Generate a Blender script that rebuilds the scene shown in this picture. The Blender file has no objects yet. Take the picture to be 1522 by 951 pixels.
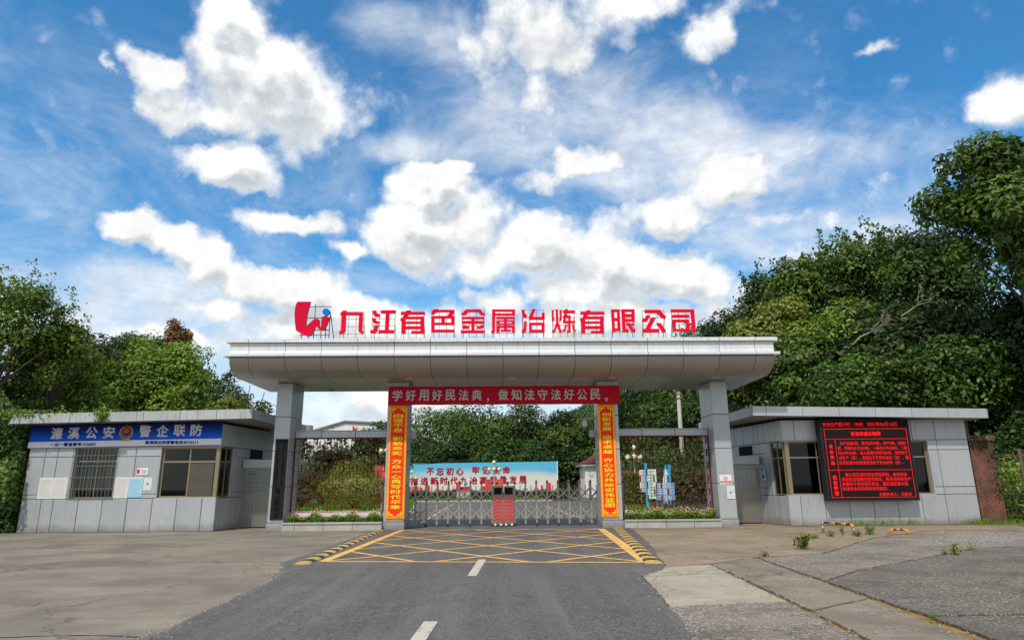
import bpy, bmesh, math, random
import numpy as np
from mathutils import Vector, Matrix
random.seed(7)
R = math.radians
SC = bpy.context.scene
COL = SC.collection

# ------------------------------------------------------------------ camera
EYE = 1.5
CAM_M = Matrix(((0.99983, 0.00341, -0.01831), (-0.01692, -0.24531, -0.9693), (-0.0078, 0.96944, -0.24521)))
FPX, PW, PH = 974.0, 1522.0, 951.0
cam = bpy.data.cameras.new('camera')
cam.sensor_width = 36.0
cam.lens = 36.0 * FPX / PW
cam.clip_start = 0.1
cam.clip_end = 3000
camo = bpy.data.objects.new('camera', cam)
COL.objects.link(camo)
camo.matrix_world = Matrix.Translation((0, 0, EYE)) @ CAM_M.to_4x4()
SC.camera = camo

def ray(x, y):
    return CAM_M @ Vector((x - PW / 2, -(y - PH / 2), -FPX))
def at(x, y, Y):
    d = ray(x, y); t = Y / d.y
    return Vector((d.x * t, Y, d.z * t + EYE))
def ground_at(x, y, z=0.0):
    d = ray(x, y); t = (z - EYE) / d.z
    return Vector((d.x * t, d.y * t, z))

# ------------------------------------------------------------------ light, sky, exposure
SUN_EL, SUN_AZ = 52.0, 205.0          # azimuth: clockwise from +Y (north)
SC.view_settings.view_transform = 'Standard'
SC.view_settings.look = 'None'
SC.view_settings.exposure = 0.22
SC.view_settings.gamma = 1.0
SC.view_settings.use_curve_mapping = False
sun = bpy.data.lights.new('sun', 'SUN')
sun.energy = 2.9
sun.angle = R(1.5)
sun.color = (1.0, 0.93, 0.82)
suno = bpy.data.objects.new('sun', sun)
COL.objects.link(suno)
a = R(SUN_AZ); e = R(SUN_EL)
sdir = Vector((math.sin(a) * math.cos(e), math.cos(a) * math.cos(e), math.sin(e)))
suno.rotation_euler = sdir.to_track_quat('Z', 'Y').to_euler()
suno.location = (0, -20, 40)

class NT:
    """tiny node-tree helper"""
    def __init__(s, tree): s.t = tree; s.n = tree.nodes; s.l = tree.links
    def add(s, typ, **kw):
        n = s.n.new(typ)
        ins = kw.pop('ins', {})
        for k, v in kw.items(): setattr(n, k, v)
        for k, v in ins.items():
            if isinstance(v, bpy.types.NodeSocket): s.l.new(v, n.inputs[k])
            else: n.inputs[k].default_value = v
        return n
    def m(s, op, a, b=None, c=None, clamp=False):
        ins = {0: a}
        if b is not None: ins[1] = b
        if c is not None: ins[2] = c
        n = s.add('ShaderNodeMath', operation=op, ins=ins); n.use_clamp = clamp
        return n.outputs[0]
    def vm(s, op, a, b=None, scale=None):
        ins = {0: a}
        if b is not None: ins[1] = b
        if scale is not None: ins['Scale'] = scale
        n = s.add('ShaderNodeVectorMath', operation=op, ins=ins)
        return n.outputs['Value'] if op in ('DOT_PRODUCT', 'LENGTH') else n.outputs[0]
    def noise(s, vec, scale, detail=4, rough=.55, dist=0.0, out=0):
        n = s.add('ShaderNodeTexNoise', ins={'Vector': vec, 'Scale': scale, 'Detail': detail, 'Roughness': rough, 'Distortion': dist})
        return n.outputs[out]
    def ramp(s, f, a, b, lo=0.0, hi=1.0, smooth=True):
        n = s.add('ShaderNodeMapRange', ins={'Value': f, 'From Min': a, 'From Max': b, 'To Min': lo, 'To Max': hi})
        n.interpolation_type = 'SMOOTHSTEP' if smooth else 'LINEAR'
        return n.outputs[0]
    def mix(s, f, a, b, blend='MIX'):
        n = s.n.new('ShaderNodeMix'); n.data_type = 'RGBA'; n.blend_type = blend
        for i, v in ((0, f), (6, a), (7, b)):
            if isinstance(v, bpy.types.NodeSocket): s.l.new(v, n.inputs[i])
            else: n.inputs[i].default_value = v if i == 0 else (tuple(v) + (1,) if len(v) == 3 else v)
        return n.outputs[2]

world = bpy.data.worlds.new('World')
SC.world = world
world.use_nodes = True
W = NT(world.node_tree)
W.n.clear()
# cloud field: (px, py, rx, ry, weight) of the photographed clouds, turned into sky directions
CLOUDS = [(380, 118, 120, 72, 1.3), (345, 40, 62, 48, 1.1), (235, 108, 62, 36, 1.0), (455, 160, 85, 50, .9), (320, 180, 85, 36, .9),
          (335, 252, 88, 36, 1.1), (432, 330, 92, 28, 1.05), (185, 335, 58, 30, 1.1), (262, 352, 60, 30, .9), (305, 385, 48, 42, 1.0),
          (370, 418, 58, 34, 1.0), (440, 432, 75, 40, 1.1), (330, 455, 100, 36, .8), (500, 450, 60, 34, 1.0),
          (640, 275, 62, 40, 1.2), (625, 350, 82, 56, 1.2), (700, 335, 60, 46, 1.0), (528, 370, 38, 20, 1.0),
          (800, 365, 78, 52, 1.15), (880, 385, 85, 55, 1.1), (975, 405, 100, 40, 1.2), (1045, 425, 62, 38, 1.1), (850, 430, 110, 30, .9),
          (1085, 265, 66, 42, 1.0), (1000, 325, 66, 32, .9), (1160, 325, 60, 24, .55), (880, 245, 85, 34, .75), (800, 270, 62, 32, .6),
          (800, 45, 150, 85, .75), (1055, 45, 48, 52, .8), (930, 5, 90, 30, .8), (800, 140, 70, 44, .6),
          (1300, 70, 36, 15, .75), (1500, 155, 58, 36, 1.0), (1320, 270, 70, 24, .4),
          (730, 445, 70, 24, .9), (600, 590, 170, 50, .9), (825, 448, 50, 20, .8), (1180, 400, 90, 60, .6), (60, 470, 90, 26, .5), (215, 500, 90, 30, .7), (300, 505, 60, 26, .7), (1120, 440, 60, 30, .7),
          (430, 160, 120, 60, 1.0), (250, 160, 70, 45, .8), (700, 400, 80, 40, .8), (900, 330, 70, 40, .6), (540, 480, 230, 40, 1.0), (900, 478, 220, 40, 1.0), (200, 300, 60, 16, .35), (520, 200, 55, 16, .35), (1230, 330, 50, 18, .5), (680, 250, 28, 16, .9), (150, 100, 18, 14, .6)]
cg = bpy.data.node_groups.new('cloud_field', 'ShaderNodeTree')
cg.interface.new_socket('Vector', in_out='INPUT', socket_type='NodeSocketVector')
cg.interface.new_socket('Field', in_out='OUTPUT', socket_type='NodeSocketFloat')
G = NT(cg)
gi = G.add('NodeGroupInput'); go = G.add('NodeGroupOutput')
v0 = gi.outputs[0]
w1 = G.vm('SUBTRACT', G.noise(v0, 6.0, 3, .5, out=1), (.5, .5, .5))
w2 = G.vm('SUBTRACT', G.noise(v0, 22.0, 4, .6, out=1), (.5, .5, .5))
v1 = G.vm('ADD', G.vm('ADD', v0, G.vm('SCALE', w1, scale=.055)), G.vm('SCALE', w2, scale=.045))
acc = None
for (cx, cy, rx, ry, wt) in CLOUDS:
    c = ray(cx, cy).normalized()
    right = (ray(cx + 50, cy).normalized() - ray(cx - 50, cy).normalized()); sx = right.length / 100; right.normalize()
    up = (ray(cx, cy - 50).normalized() - ray(cx, cy + 50).normalized()); sy = up.length / 100; up.normalize()
    dx = G.vm('DOT_PRODUCT', v1, tuple(right / (rx * sx)))
    dx0 = c.dot(right) / (rx * sx)
    dy = G.vm('DOT_PRODUCT', v1, tuple(up / (ry * sy)))
    dy0 = c.dot(up) / (ry * sy)
    ex = G.m('SUBTRACT', dx, dx0); ey = G.m('SUBTRACT', dy, dy0)
    q = G.m('MULTIPLY_ADD', ex, ex, G.m('MULTIPLY', ey, ey))
    f = G.m('MULTIPLY', G.m('POWER', .36, q), wt * 1.38)
    acc = f if acc is None else G.m('SMOOTH_MAX', acc, f, .38)
acc = G.m('MINIMUM', acc, 1.25)
# general cumulus added out of view, thickened to make the light less blue
dirv = ray(760, 330).normalized()
off = G.ramp(G.vm('DOT_PRODUCT', v0, tuple(dirv)), .80, .66)
sep = G.add('ShaderNodeSeparateXYZ', ins={0: v0})
flat = G.vm('MULTIPLY', v0, (1, 1, 2.2))
gen = G.ramp(G.noise(flat, 2.6, 5, .55), .39, .55, 0, 1.1)
acc = G.m('ADD', acc, G.m('MULTIPLY', gen, off))
fb = G.m('SUBTRACT', G.noise(v0, 12.0, 10, .64), .5)
vo = G.add('ShaderNodeTexVoronoi', feature='SMOOTH_F1', ins={'Vector': G.vm('ADD', v0, G.vm('SCALE', w2, scale=.03)), 'Scale': 17.0, 'Smoothness': .35}).outputs[0]
vo2 = G.add('ShaderNodeTexVoronoi', feature='SMOOTH_F1', ins={'Vector': G.vm('ADD', v0, G.vm('SCALE', w2, scale=.03)), 'Scale': 41.0, 'Smoothness': .35}).outputs[0]
vo = G.m('MULTIPLY_ADD', vo2, .4, G.m('MULTIPLY', vo, .75))
fld = G.m('ADD', acc, G.m('MULTIPLY', fb, 1.15))
fld = G.m('ADD', fld, G.m('MULTIPLY', G.m('SUBTRACT', .48, vo), .62))
G.l.new(fld, go.inputs[0])

tc = W.add('ShaderNodeTexCoord')
dv = tc.outputs['Generated']
def fieldnode(vec):
    n = W.n.new('ShaderNodeGroup'); n.node_tree = cg
    W.l.new(vec, n.inputs[0]); return n.outputs[0]
F0 = fieldnode(dv)
F1 = fieldnode(W.vm('ADD', dv, (-.010, 0, .034)))
dens = W.ramp(F0, .26, .92)
shade = W.ramp(W.m('SUBTRACT', F1, W.m('MULTIPLY', F0, .80)), -.12, .52)
shade = W.m('MULTIPLY', shade, W.ramp(F0, .30, 1.15))
sepw = W.add('ShaderNodeSeparateXYZ', ins={0: dv})
elev = sepw.outputs[2]
# thin high veil: streaked cirrus and ripples, thicker low down
veilv = W.vm('MULTIPLY', dv, (1.0, 1.0, 2.0))
veil = W.ramp(W.noise(veilv, 2.6, 9, .68, .7), .40, .70, 0, .72)
vacc = None
for (cx, cy, rx, ry, wt) in [(880, 195, 230, 95, .95), (1010, 270, 190, 60, .7), (1290, 390, 230, 100, 1.0), (1190, 215, 120, 50, .5), (110, 430, 230, 95, .9), (60, 300, 170, 60, .45),
                             (560, 35, 130, 60, .9), (790, 95, 150, 100, .9), (585, 222, 85, 30, .8), (1370, 215, 130, 50, .5), (180, 480, 200, 60, .8), (1130, 330, 150, 70, .6), (740, 500, 500, 50, .55), (300, 470, 120, 80, .7)]:
    c = ray(cx, cy).normalized()
    right = (ray(cx + 50, cy).normalized() - ray(cx - 50, cy).normalized()); sx = right.length / 100; right.normalize()
    up = (ray(cx, cy - 50).normalized() - ray(cx, cy + 50).normalized()); sy = up.length / 100; up.normalize()
    ex = W.m('SUBTRACT', W.vm('DOT_PRODUCT', dv, tuple(right / (rx * sx))), c.dot(right) / (rx * sx))
    ey = W.m('SUBTRACT', W.vm('DOT_PRODUCT', dv, tuple(up / (ry * sy))), c.dot(up) / (ry * sy))
    f = W.m('MULTIPLY', W.m('POWER', .34, W.m('MULTIPLY_ADD', ex, ex, W.m('MULTIPLY', ey, ey))), wt)
    vacc = f if vacc is None else W.m('ADD', vacc, f)
vn = W.noise(W.vm('MULTIPLY', dv, (1.0, 1.0, 1.5)), 6.5, 9, .62, .4)
vfield = W.m('ADD', W.m('MINIMUM', vacc, 1.0), W.m('MULTIPLY', W.m('SUBTRACT', vn, .5), 2.0))
veil = W.m('ADD', W.m('MULTIPLY', veil, W.ramp(elev, .66, .36, 0, .6)), W.ramp(vfield, .32, 1.35, 0, .82), clamp=True)
rip = W.ramp(W.noise(W.vm('MULTIPLY', dv, (1.0, 1.0, 3.5)), 18.0, 5, .6, .5), .32, .72, .84, 1.08)
veil = W.m('MULTIPLY', veil, rip)
low = W.ramp(elev, .30, .05, 0, .85)
veil = W.m('SUBTRACT', 1.0, W.m('MULTIPLY', W.m('SUBTRACT', 1.0, veil), W.m('SUBTRACT', 1.0, low)))
cover = W.m('MAXIMUM', dens, veil, clamp=True)
micro = W.ramp(W.noise(dv, 24.0, 8, .66), .3, .7, .88, 1.05)
ccol = W.mix(shade, (.90, .905, .90), (.50, .545, .585))
ccol = W.mix(W.ramp(dens, .0, .75), (.76, .80, .85), ccol)
ccol = W.mix(1.0, ccol, W.add('ShaderNodeCombineColor', ins={0: micro, 1: micro, 2: micro}).outputs[0], 'MULTIPLY')
sky = W.add('ShaderNodeTexSky', sky_type='NISHITA')
sky.sun_disc = False
sky.sun_elevation = R(SUN_EL); sky.sun_rotation = R(SUN_AZ)
sky.air_density = 1.2; sky.dust_density = .35; sky.ozone_density = 3.0
skyc = W.mix(1.0, sky.outputs[0], (0.42, 1.10, 1.42), 'MULTIPLY')
bgs = W.add('ShaderNodeBackground', ins={0: skyc, 1: .10})
bgc = W.add('ShaderNodeBackground', ins={0: ccol, 1: 1.0})
mx = W.add('ShaderNodeMixShader', ins={0: cover, 1: bgs.outputs[0], 2: bgc.outputs[0]})
wo = W.add('ShaderNodeOutputWorld', ins={0: mx.outputs[0]})
world.cycles.sampling_method = 'MANUAL'
world.cycles.sample_map_resolution = 512
SC.cycles.max_bounces = 6
SC.cycles.diffuse_bounces = 3
SC.cycles.transparent_max_bounces = 8
SC.cycles.use_denoising = True

# ------------------------------------------------------------------ materials
def material(name, col, rough=.6, metal=0.0, var=.0, vscale=2.0, bump=0.0, bscale=40.0, objvar=0.0, col2=None, spec=.5, emit=0.0, streak=0.0, coord='Object'):
    m = bpy.data.materials.new(name); m.use_nodes = True
    T = NT(m.node_tree); b = T.n['Principled BSDF']
    tcx = T.add('ShaderNodeTexCoord').outputs[coord]
    c = None
    base = tuple(col)
    c2 = col2 if col2 else tuple(x * .62 for x in base)
    cur = T.mix(0.0, base, base)
    if var > 0:
        n = T.noise(tcx, vscale, 6, .6)
        cur = T.mix(T.ramp(n, .35, .7, 0, var), base, c2)
    if streak > 0:
        g = T.add('ShaderNodeNewGeometry').outputs['Position']
        n = T.noise(T.vm('MULTIPLY', g, (5.0, 5.0, .35)), 2.2, 5, .6)
        cur = T.mix(T.ramp(n, .5, .78, 0, streak), cur, (.16, .145, .115))
    if streak > 0:
        gp_ = T.add('ShaderNodeNewGeometry').outputs['Position']
        zz = T.add('ShaderNodeSeparateXYZ', ins={0: gp_}).outputs[2]
        gr_ = T.m('MULTIPLY', T.ramp(T.m('ADD', zz, T.m('MULTIPLY', T.noise(gp_, 2.5, 6, .65), .5)), .62, .22), .6)
        cur = T.mix(gr_, cur, (.17, .135, .09))
        sm_ = T.m('MULTIPLY', T.ramp(T.noise(gp_, .9, 7, .7), .52, .75), .30)
        cur = T.mix(sm_, cur, (.27, .27, .26))
    if objvar > 0:
        oi = T.add('ShaderNodeObjectInfo').outputs['Random']
        k = T.ramp(oi, 0, 1, 1 - objvar, 1 + objvar, False)
        kk = T.add('ShaderNodeCombineColor', ins={0: k, 1: k, 2: k}).outputs[0]
        cur = T.mix(1.0, cur, kk, 'MULTIPLY')
    T.l.new(cur, b.inputs['Base Color'])
    b.inputs['Roughness'].default_value = rough
    b.inputs['Metallic'].default_value = metal
    if name in MATTE: spec, b.inputs['Roughness'].default_value = .06, .7
    b.inputs['Specular IOR Level'].default_value = spec
    if bump > 0:
        bn = T.add('ShaderNodeBump', ins={'Strength': bump, 'Distance': .02, 'Height': T.noise(tcx, bscale, 6, .65)})
        T.l.new(bn.outputs[0], b.inputs['Normal'])
    if emit > 0:
        b.inputs['Emission Color'].default_value = base + (1,)
        b.inputs['Emission Strength'].default_value = emit
    return m

MATTE = {'sign_red', 'logo_red', 'logo_blue', 'banner_red', 'couplet_red', 'couplet_orange', 'yellow_print', 'silver_print', 'blue_board', 'led_face', 'led_red', 'black_plaque', 'plaque_print', 'red_print', 'crimson_print', 'poster_red', 'red_flag', 'dark_red_paint', 'reflective_red', 'reflective_orange', 'sky_board', 'cyan_print', 'black_cabinet', 'navy_print', 'paper_notice', 'dark_interior'}
M = {}
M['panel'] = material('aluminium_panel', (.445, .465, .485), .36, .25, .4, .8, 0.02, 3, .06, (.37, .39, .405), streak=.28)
M['panel_dirty'] = material('aluminium_panel_streaked', (.46, .475, .48), .45, .2, .5, 1.2, 0.02, 3, .06, (.36, .36, .34), streak=.8)
M['panel_lit'] = material('aluminium_panel_lit', (.74, .75, .76), .33, .2, .25, .7, 0.02, 2, .03, (.62, .63, .65), streak=.3)  # lit copy of the cladding: fascia brightness put into the base colour
M['panel_shaded'] = material('aluminium_panel_shaded', (.36, .33, .30), .38, .2, .3, .7, 0.02, 2, .04, (.29, .265, .245))  # shaded copy of the cladding: underside shade darkened into the base colour
M['joint'] = material('dark_joint', (.035, .035, .035), .8)
M['dark'] = material('dark_interior', (.02, .02, .022), .9)
M['concrete'] = material('worn_concrete', (.36, .30, .235), .85, 0, .8, .35, .4, 30, 0, (.22, .185, .145))
M['bronze'] = material('bronze_frame', (.30, .25, .155), .4, .5, .2, 4)
M['steel'] = material('stainless_steel', (.30, .285, .255), .35, .7, .3, 5, .03, 30)
M['steel_dark'] = material('weathered_steel', (.30, .27, .225), .45, .45, .4, 6, .03, 30)
M['gate_steel'] = material('gate_steel', (.42, .385, .33), .4, .3, .4, 6, .03, 30)
M['door_steel'] = material('brushed_door_steel', (.27, .255, .225), .4, .6, .4, 3, .03, 30)
M['grille'] = material('grille_steel', (.22, .21, .185), .5, .5, .3, 8)
M['red_paint'] = material('dark_red_paint', (.15, .026, .020), .5, 0, .4, 6)
M['sign_red'] = material('sign_red', (.80, .002, .030), .6, 0, .12, 2, 0, 10, .03, (.66, .004, .03))
M['logo_red'] = material('logo_red', (.60, .006, .035), .5, 0, .2, 1.2, 0, 10, 0, (.72, .006, .04))
M['sign_blue'] = material('logo_blue', (.0, .19, .72), .4)
M['sign_edge'] = material('sign_return', (.10, .02, .02), .6)
M['banner_red'] = material('banner_red', (.50, .012, .03), .55, 0, .35, 1.5, .1, 6, 0, (.36, .008, .02))
M['couplet_red'] = material('couplet_red', (.84, .045, .025), .5, 0, .25, 2, .08, 8, 0, (.78, .05, .03))
M['couplet_orange'] = material('couplet_orange', (.95, .30, .02), .5, 0, .6, 14, 0, 8, 0, (.9, .12, .02))
M['yellow_print'] = material('yellow_print', (.95, .75, .02), .5)
M['silver_print'] = material('silver_print', (.55, .50, .50), .45, .2, .3, 2.5, 0, 5, 0, (.72, .66, .66))
M['blue_board'] = material('blue_board', (.004, .05, .42), .42, 0, .25, 1.0, 0, 5, 0, (.004, .03, .30))
M['white_board'] = material('white_board', (.74, .74, .80), .5, 0, .1, 2)
M['white_print'] = material('pale_print', (.62, .60, .68), .5, 0, .3, 6)
M['navy_print'] = material('navy_print', (.01, .03, .22), .5)
M['gold'] = material('gold_relief', (.60, .36, .05), .35, .6, .3, 10, .2, 30)
M['led_black'] = material('led_face', (.018, .012, .012), .45)
M['led_red'] = material('led_red', (1.0, .010, .015), .5, emit=.5)
M['black_plaque'] = material('black_plaque', (.022, .024, .020), .25, .2, .3, 2)
M['plaque_print'] = material('plaque_print', (.006, .006, .006), .6)
M['paper'] = material('paper_notice', (.70, .69, .66), .7, 0, .2, 4)
M['paper_blue'] = material('paper_pale_blue', (.38, .62, .72), .7, 0, .2, 4)
M['cyan'] = material('cyan_print', (.04, .40, .68), .6)
M['purple'] = material('purple_print', (.10, .04, .22), .6)
M['grey_print'] = material('grey_print', (.30, .30, .30), .7)
M['red_print'] = material('red_print', (.65, .02, .03), .5)
M['white'] = material('white_paint', (.78, .78, .76), .5, 0, .2, 3)
M['white_wall'] = material('white_wall', (.76, .76, .74), .7, 0, .3, .6, 0, 5, 0, (.62, .62, .60))
M['tile_red'] = material('red_roof_tile', (.20, .05, .045), .55, 0, .5, 3, .2, 20, .15)
M['kerb'] = material('pale_kerb', (.46, .455, .43), .75, 0, .4, 3, .2, 30, .06)
M['stone_light'] = material('planter_stone', (.42, .41, .375), .6, 0, .6, 2.2, .1, 30, .08, (.30, .29, .25))
M['brick'] = material('old_red_brick', (.27, .095, .065), .85, 0, .9, 2.2, .4, 50, .2, (.075, .045, .03))
M['gravel_stone'] = material('gravel_stone', (.26, .24, .21), .85, 0, .7, 9)
M['mortar'] = material('old_mortar', (.26, .22, .18), .9, 0, .7, 6, .4, 50)
M['rust'] = material('rusty_iron', (.10, .065, .045), .7, .3, .6, 8)
M['bark'] = material('bark', (.11, .085, .06), .9, 0, .6, 6, .5, 20)
M['bark_pale'] = material('dead_wood', (.30, .26, .21), .9, 0, .5, 8, .3, 20)
M['pole'] = material('concrete_pole', (.42, .39, .34), .8, 0, .5, 2, .1, 20)
M['cable'] = material('black_cable', (.02, .02, .02), .6)
M['rubber'] = material('black_rubber', (.035, .035, .035), .7, 0, .3, 5, .2, 40)
M['bump_yellow'] = material('worn_yellow_rubber', (.62, .40, .10), .7, 0, .7, 6, .2, 40, .06, (.38, .26, .09))
M['stripe_orange'] = material('reflective_orange', (.85, .30, .01), .5)
M['globe'] = material('lamp_globe', (.78, .66, .40), .3, 0, .1, 3)
M['flag'] = material('red_flag', (.66, .10, .10), .7, 0, .2, 3)
M['steel_black'] = material('black_cabinet', (.03, .035, .045), .45, .2)
M['poster_red'] = material('poster_red', (.78, .04, .06), .5)
M['crimson_print'] = material('crimson_print', (.42, .015, .05), .5)
M['green_print'] = material('green_print', (.15, .50, .18), .6)
M['sky_board'] = material('sky_board', (.16, .36, .66), .55)
M['car_black'] = material('car_black', (.015, .016, .02), .25, .3)
M['stripe_red'] = material('reflective_red', (.92, .012, .010), .4)
M['room_wall'] = material('room_wall', (.10, .10, .095), .9, 0, .5, 1.5)
M['curtain'] = material('curtain', (.42, .46, .41), .8, 0, .3, 5)
def glass(name, tint, mixf, rough=.03):
    m = bpy.data.materials.new(name); m.use_nodes = True
    T = NT(m.node_tree); T.n.clear()
    g = T.add('ShaderNodeBsdfGlossy', ins={'Color': (1, 1, 1, 1), 'Roughness': rough})
    t = T.add('ShaderNodeBsdfTransparent', ins={'Color': tint + (1,)})
    fr = T.add('ShaderNodeFresnel', ins={'IOR': 1.5}).outputs[0]
    f = T.m('ADD', T.m('MULTIPLY', fr, .75), mixf, clamp=True)
    mx = T.add('ShaderNodeMixShader', ins={0: f, 1: t.outputs[0], 2: g.outputs[0]})
    T.add('ShaderNodeOutputMaterial', ins={0: mx.outputs[0]})
    return m
M['glass'] = glass('window_glass', (.55, .58, .57), .01)
M['glass_dark'] = glass('tinted_glass', (.36, .36, .34), .0)

def foliage(name, dark, light, trans=.25, rough=.5, spec=.3):
    m = bpy.data.materials.new(name); m.use_nodes = True
    T = NT(m.node_tree); T.n.clear()
    at_ = T.add('ShaderNodeAttribute', attribute_name='tint').outputs['Fac']
    oi = T.add('ShaderNodeObjectInfo').outputs['Random']
    c = T.mix(at_, dark, light)
    hs = T.add('ShaderNodeHueSaturation', ins={'Hue': T.ramp(oi, 0, 1, .488, .512, False), 'Saturation': 1.0, 'Value': T.ramp(oi, 0, 1, .85, 1.15, False), 'Color': c}).outputs[0]
    d = T.add('ShaderNodeBsdfPrincipled', ins={'Base Color': hs, 'Roughness': rough, 'Specular IOR Level': spec})
    t = T.add('ShaderNodeBsdfTranslucent', ins={'Color': T.mix(1.0, hs, (1.2, 1.25, .5), 'MULTIPLY')})
    mx = T.add('ShaderNodeMixShader', ins={0: trans, 1: d.outputs[0], 2: t.outputs[0]})
    T.add('ShaderNodeOutputMaterial', ins={0: mx.outputs[0]})
    return m
M['leaf_dark'] = foliage('leaf_dark', (.013, .030, .008), (.075, .135, .028))
M['leaf_mid'] = foliage('leaf_mid', (.028, .062, .010), (.135, .215, .034))
M['leaf_bright'] = foliage('leaf_bright', (.045, .092, .010), (.215, .31, .035))
M['leaf_yellow'] = foliage('leaf_yellow_green', (.06, .09, .015), (.26, .30, .06))
M['leaf_olive'] = foliage('leaf_olive', (.030, .045, .012), (.12, .15, .05))
M['leaf_rust'] = foliage('leaf_rust', (.10, .045, .018), (.26, .14, .05))
M['leaf_far'] = foliage('leaf_far', (.035, .070, .030), (.10, .16, .07))
M['leaf_hedge'] = foliage('leaf_clipped', (.09, .14, .014), (.26, .34, .045), .12)
M['insect_screen'] = material('insect_screen', (.085, .075, .062), .8, 0, .4, 2)
M['grass'] = foliage('grass_blade', (.06, .13, .012), (.20, .34, .03), .3)
M['petal_pink'] = material('pink_petal', (.72, .28, .42), .6)
M['petal_yellow'] = material('yellow_petal', (.80, .62, .05), .6)

# asphalt
def asphalt_mat():
    m = bpy.data.materials.new('asphalt'); m.use_nodes = True
    T = NT(m.node_tree); b = T.n['Principled BSDF']
    p = T.add('ShaderNodeNewGeometry').outputs['Position']
    sp = T.add('ShaderNodeTexVoronoi', ins={'Vector': p, 'Scale': 55.0}).outputs['Color']
    s = T.add('ShaderNodeSeparateColor', ins={0: sp}).outputs[0]
    c = T.mix(T.ramp(s, .2, 1.0), (.052, .049, .047), (.165, .157, .148))
    big = T.noise(p, .5, 6, .6)
    c = T.mix(T.ramp(big, .35, .7, 0, .5), c, (.070, .065, .062))
    lane = T.noise(T.vm('MULTIPLY', p, (1.6, .08, 1)), 1.0, 5, .65)
    c = T.mix(T.ramp(lane, .42, .70, 0, .55), c, (.165, .155, .142))
    st = T.noise(p, 1.7, 8, .72)
    c = T.mix(T.ramp(st, .56, .70, 0, .5), c, (.045, .042, .040))
    dust = T.noise(T.vm('MULTIPLY', p, (.5, .25, 1)), 1.0, 7, .7)
    c = T.mix(T.ramp(dust, .50, .72, 0, .4), c, (.20, .18, .15))
    cr = T.add('ShaderNodeTexVoronoi', feature='DISTANCE_TO_EDGE', ins={'Vector': T.vm('ADD', p, T.vm('SCALE', T.noise(p, 1.3, 6, .6, out=1), scale=1.6)), 'Scale': .17}).outputs[0]
    c = T.mix(T.ramp(cr, .0, .0035, .75, 0), c, (.03, .03, .03))
    T.l.new(c, b.inputs['Base Color'])
    b.inputs['Roughness'].default_value = .78
    h = T.noise(p, 90, 3, .7)
    T.l.new(T.add('ShaderNodeBump', ins={'Strength': .35, 'Distance': .01, 'Height': h}).outputs[0], b.inputs['Normal'])
    return m
M['asphalt'] = asphalt_mat()
def slab_mat(name, c1, c2, gravel, gcol, seed):
    m = bpy.data.materials.new(name); m.use_nodes = True
    T = NT(m.node_tree); b = T.n['Principled BSDF']
    p = T.vm('ADD', T.add('ShaderNodeNewGeometry').outputs['Position'], (seed, seed * 2, 0))
    n1 = T.noise(p, .55, 8, .65); n2 = T.noise(p, 3.2, 6, .65)
    c = T.mix(T.ramp(n1, .35, .68), c1, c2)
    c = T.mix(T.ramp(n2, .45, .75, 0, .5), c, tuple(x * .62 for x in c1))
    if gravel:
        v = T.add('ShaderNodeTexVoronoi', ins={'Vector': p, 'Scale': 26.0})
        s = T.add('ShaderNodeSeparateColor', ins={0: v.outputs['Color']}).outputs[1]
        g = T.mix(s, tuple(x * .45 for x in gcol), gcol)
        mask = T.m('MULTIPLY', T.ramp(T.noise(p, .9, 5, .65), .62 - gravel * .3, .72 - gravel * .25), T.ramp(v.outputs['Distance'], .55, .35))
        c = T.mix(mask, c, g)
        hh = T.m('ADD', T.m('MULTIPLY', T.m('MULTIPLY', mask, v.outputs['Distance']), -2.0), T.noise(p, 30, 5, .7))
    else:
        hh = T.noise(p, 30, 6, .7)
    pat = T.noise(T.vm('MULTIPLY', p, (.35, 1.0, 1)), 1.1, 8, .72)
    c = T.mix(T.ramp(pat, .48, .66, 0, .55), c, tuple(x * 1.28 for x in c1))
    drk = T.noise(T.vm('ADD', p, (7, 3, 0)), .33, 7, .7)
    c = T.mix(T.ramp(drk, .50, .68, 0, .55), c, tuple(x * .55 for x in c2))
    cr = T.add('ShaderNodeTexVoronoi', feature='DISTANCE_TO_EDGE', ins={'Vector': T.vm('ADD', p, T.vm('SCALE', T.noise(p, 1.1, 7, .65, out=1), scale=1.8)), 'Scale': .22}).outputs[0]
    c = T.mix(T.ramp(cr, .0, .006, .8, 0), c, (.035, .028, .02))
    T.l.new(c, b.inputs['Base Color'])
    b.inputs['Roughness'].default_value = .88
    T.l.new(T.add('ShaderNodeBump', ins={'Strength': .55, 'Distance': .02, 'Height': hh}).outputs[0], b.inputs['Normal'])
    return m
M['apron'] = slab_mat('apron_concrete', (.235, .205, .160), (.150, .130, .104), .12, (.40, .36, .31), 3.0)
M['walk'] = slab_mat('walk_concrete', (.28, .215, .145), (.20, .155, .11), .12, (.42, .38, .34), 5.0)
M['slab_light'] = slab_mat('slab_light', (.38, .335, .26), (.31, .27, .21), .05, (.5, .46, .4), 9.0)
M['slab_rough'] = slab_mat('slab_rough', (.21, .17, .13), (.13, .105, .08), .9, (.44, .42, .40), 12.0)
M['slab_mid'] = slab_mat('slab_mid', (.25, .205, .155), (.18, .15, .115), .45, (.42, .38, .35), 17.0)
M['slab_grey'] = slab_mat('slab_grey', (.135, .112, .092), (.085, .073, .062), .9, (.34, .305, .265), 21.0)
M['earth'] = material('damp_earth', (.13, .095, .055), .95, 0, .7, 1.5, .5, 15, 0, (.06, .05, .03))
M['earth_green'] = material('wooded_earth', (.035, .045, .018), .95, 0, .7, .8, .5, 8, 0, (.02, .022, .010))
M['moss'] = material('ochre_moss', (.30, .17, .05), .95, 0, .7, 5, .5, 30, 0, (.12, .09, .03))
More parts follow.
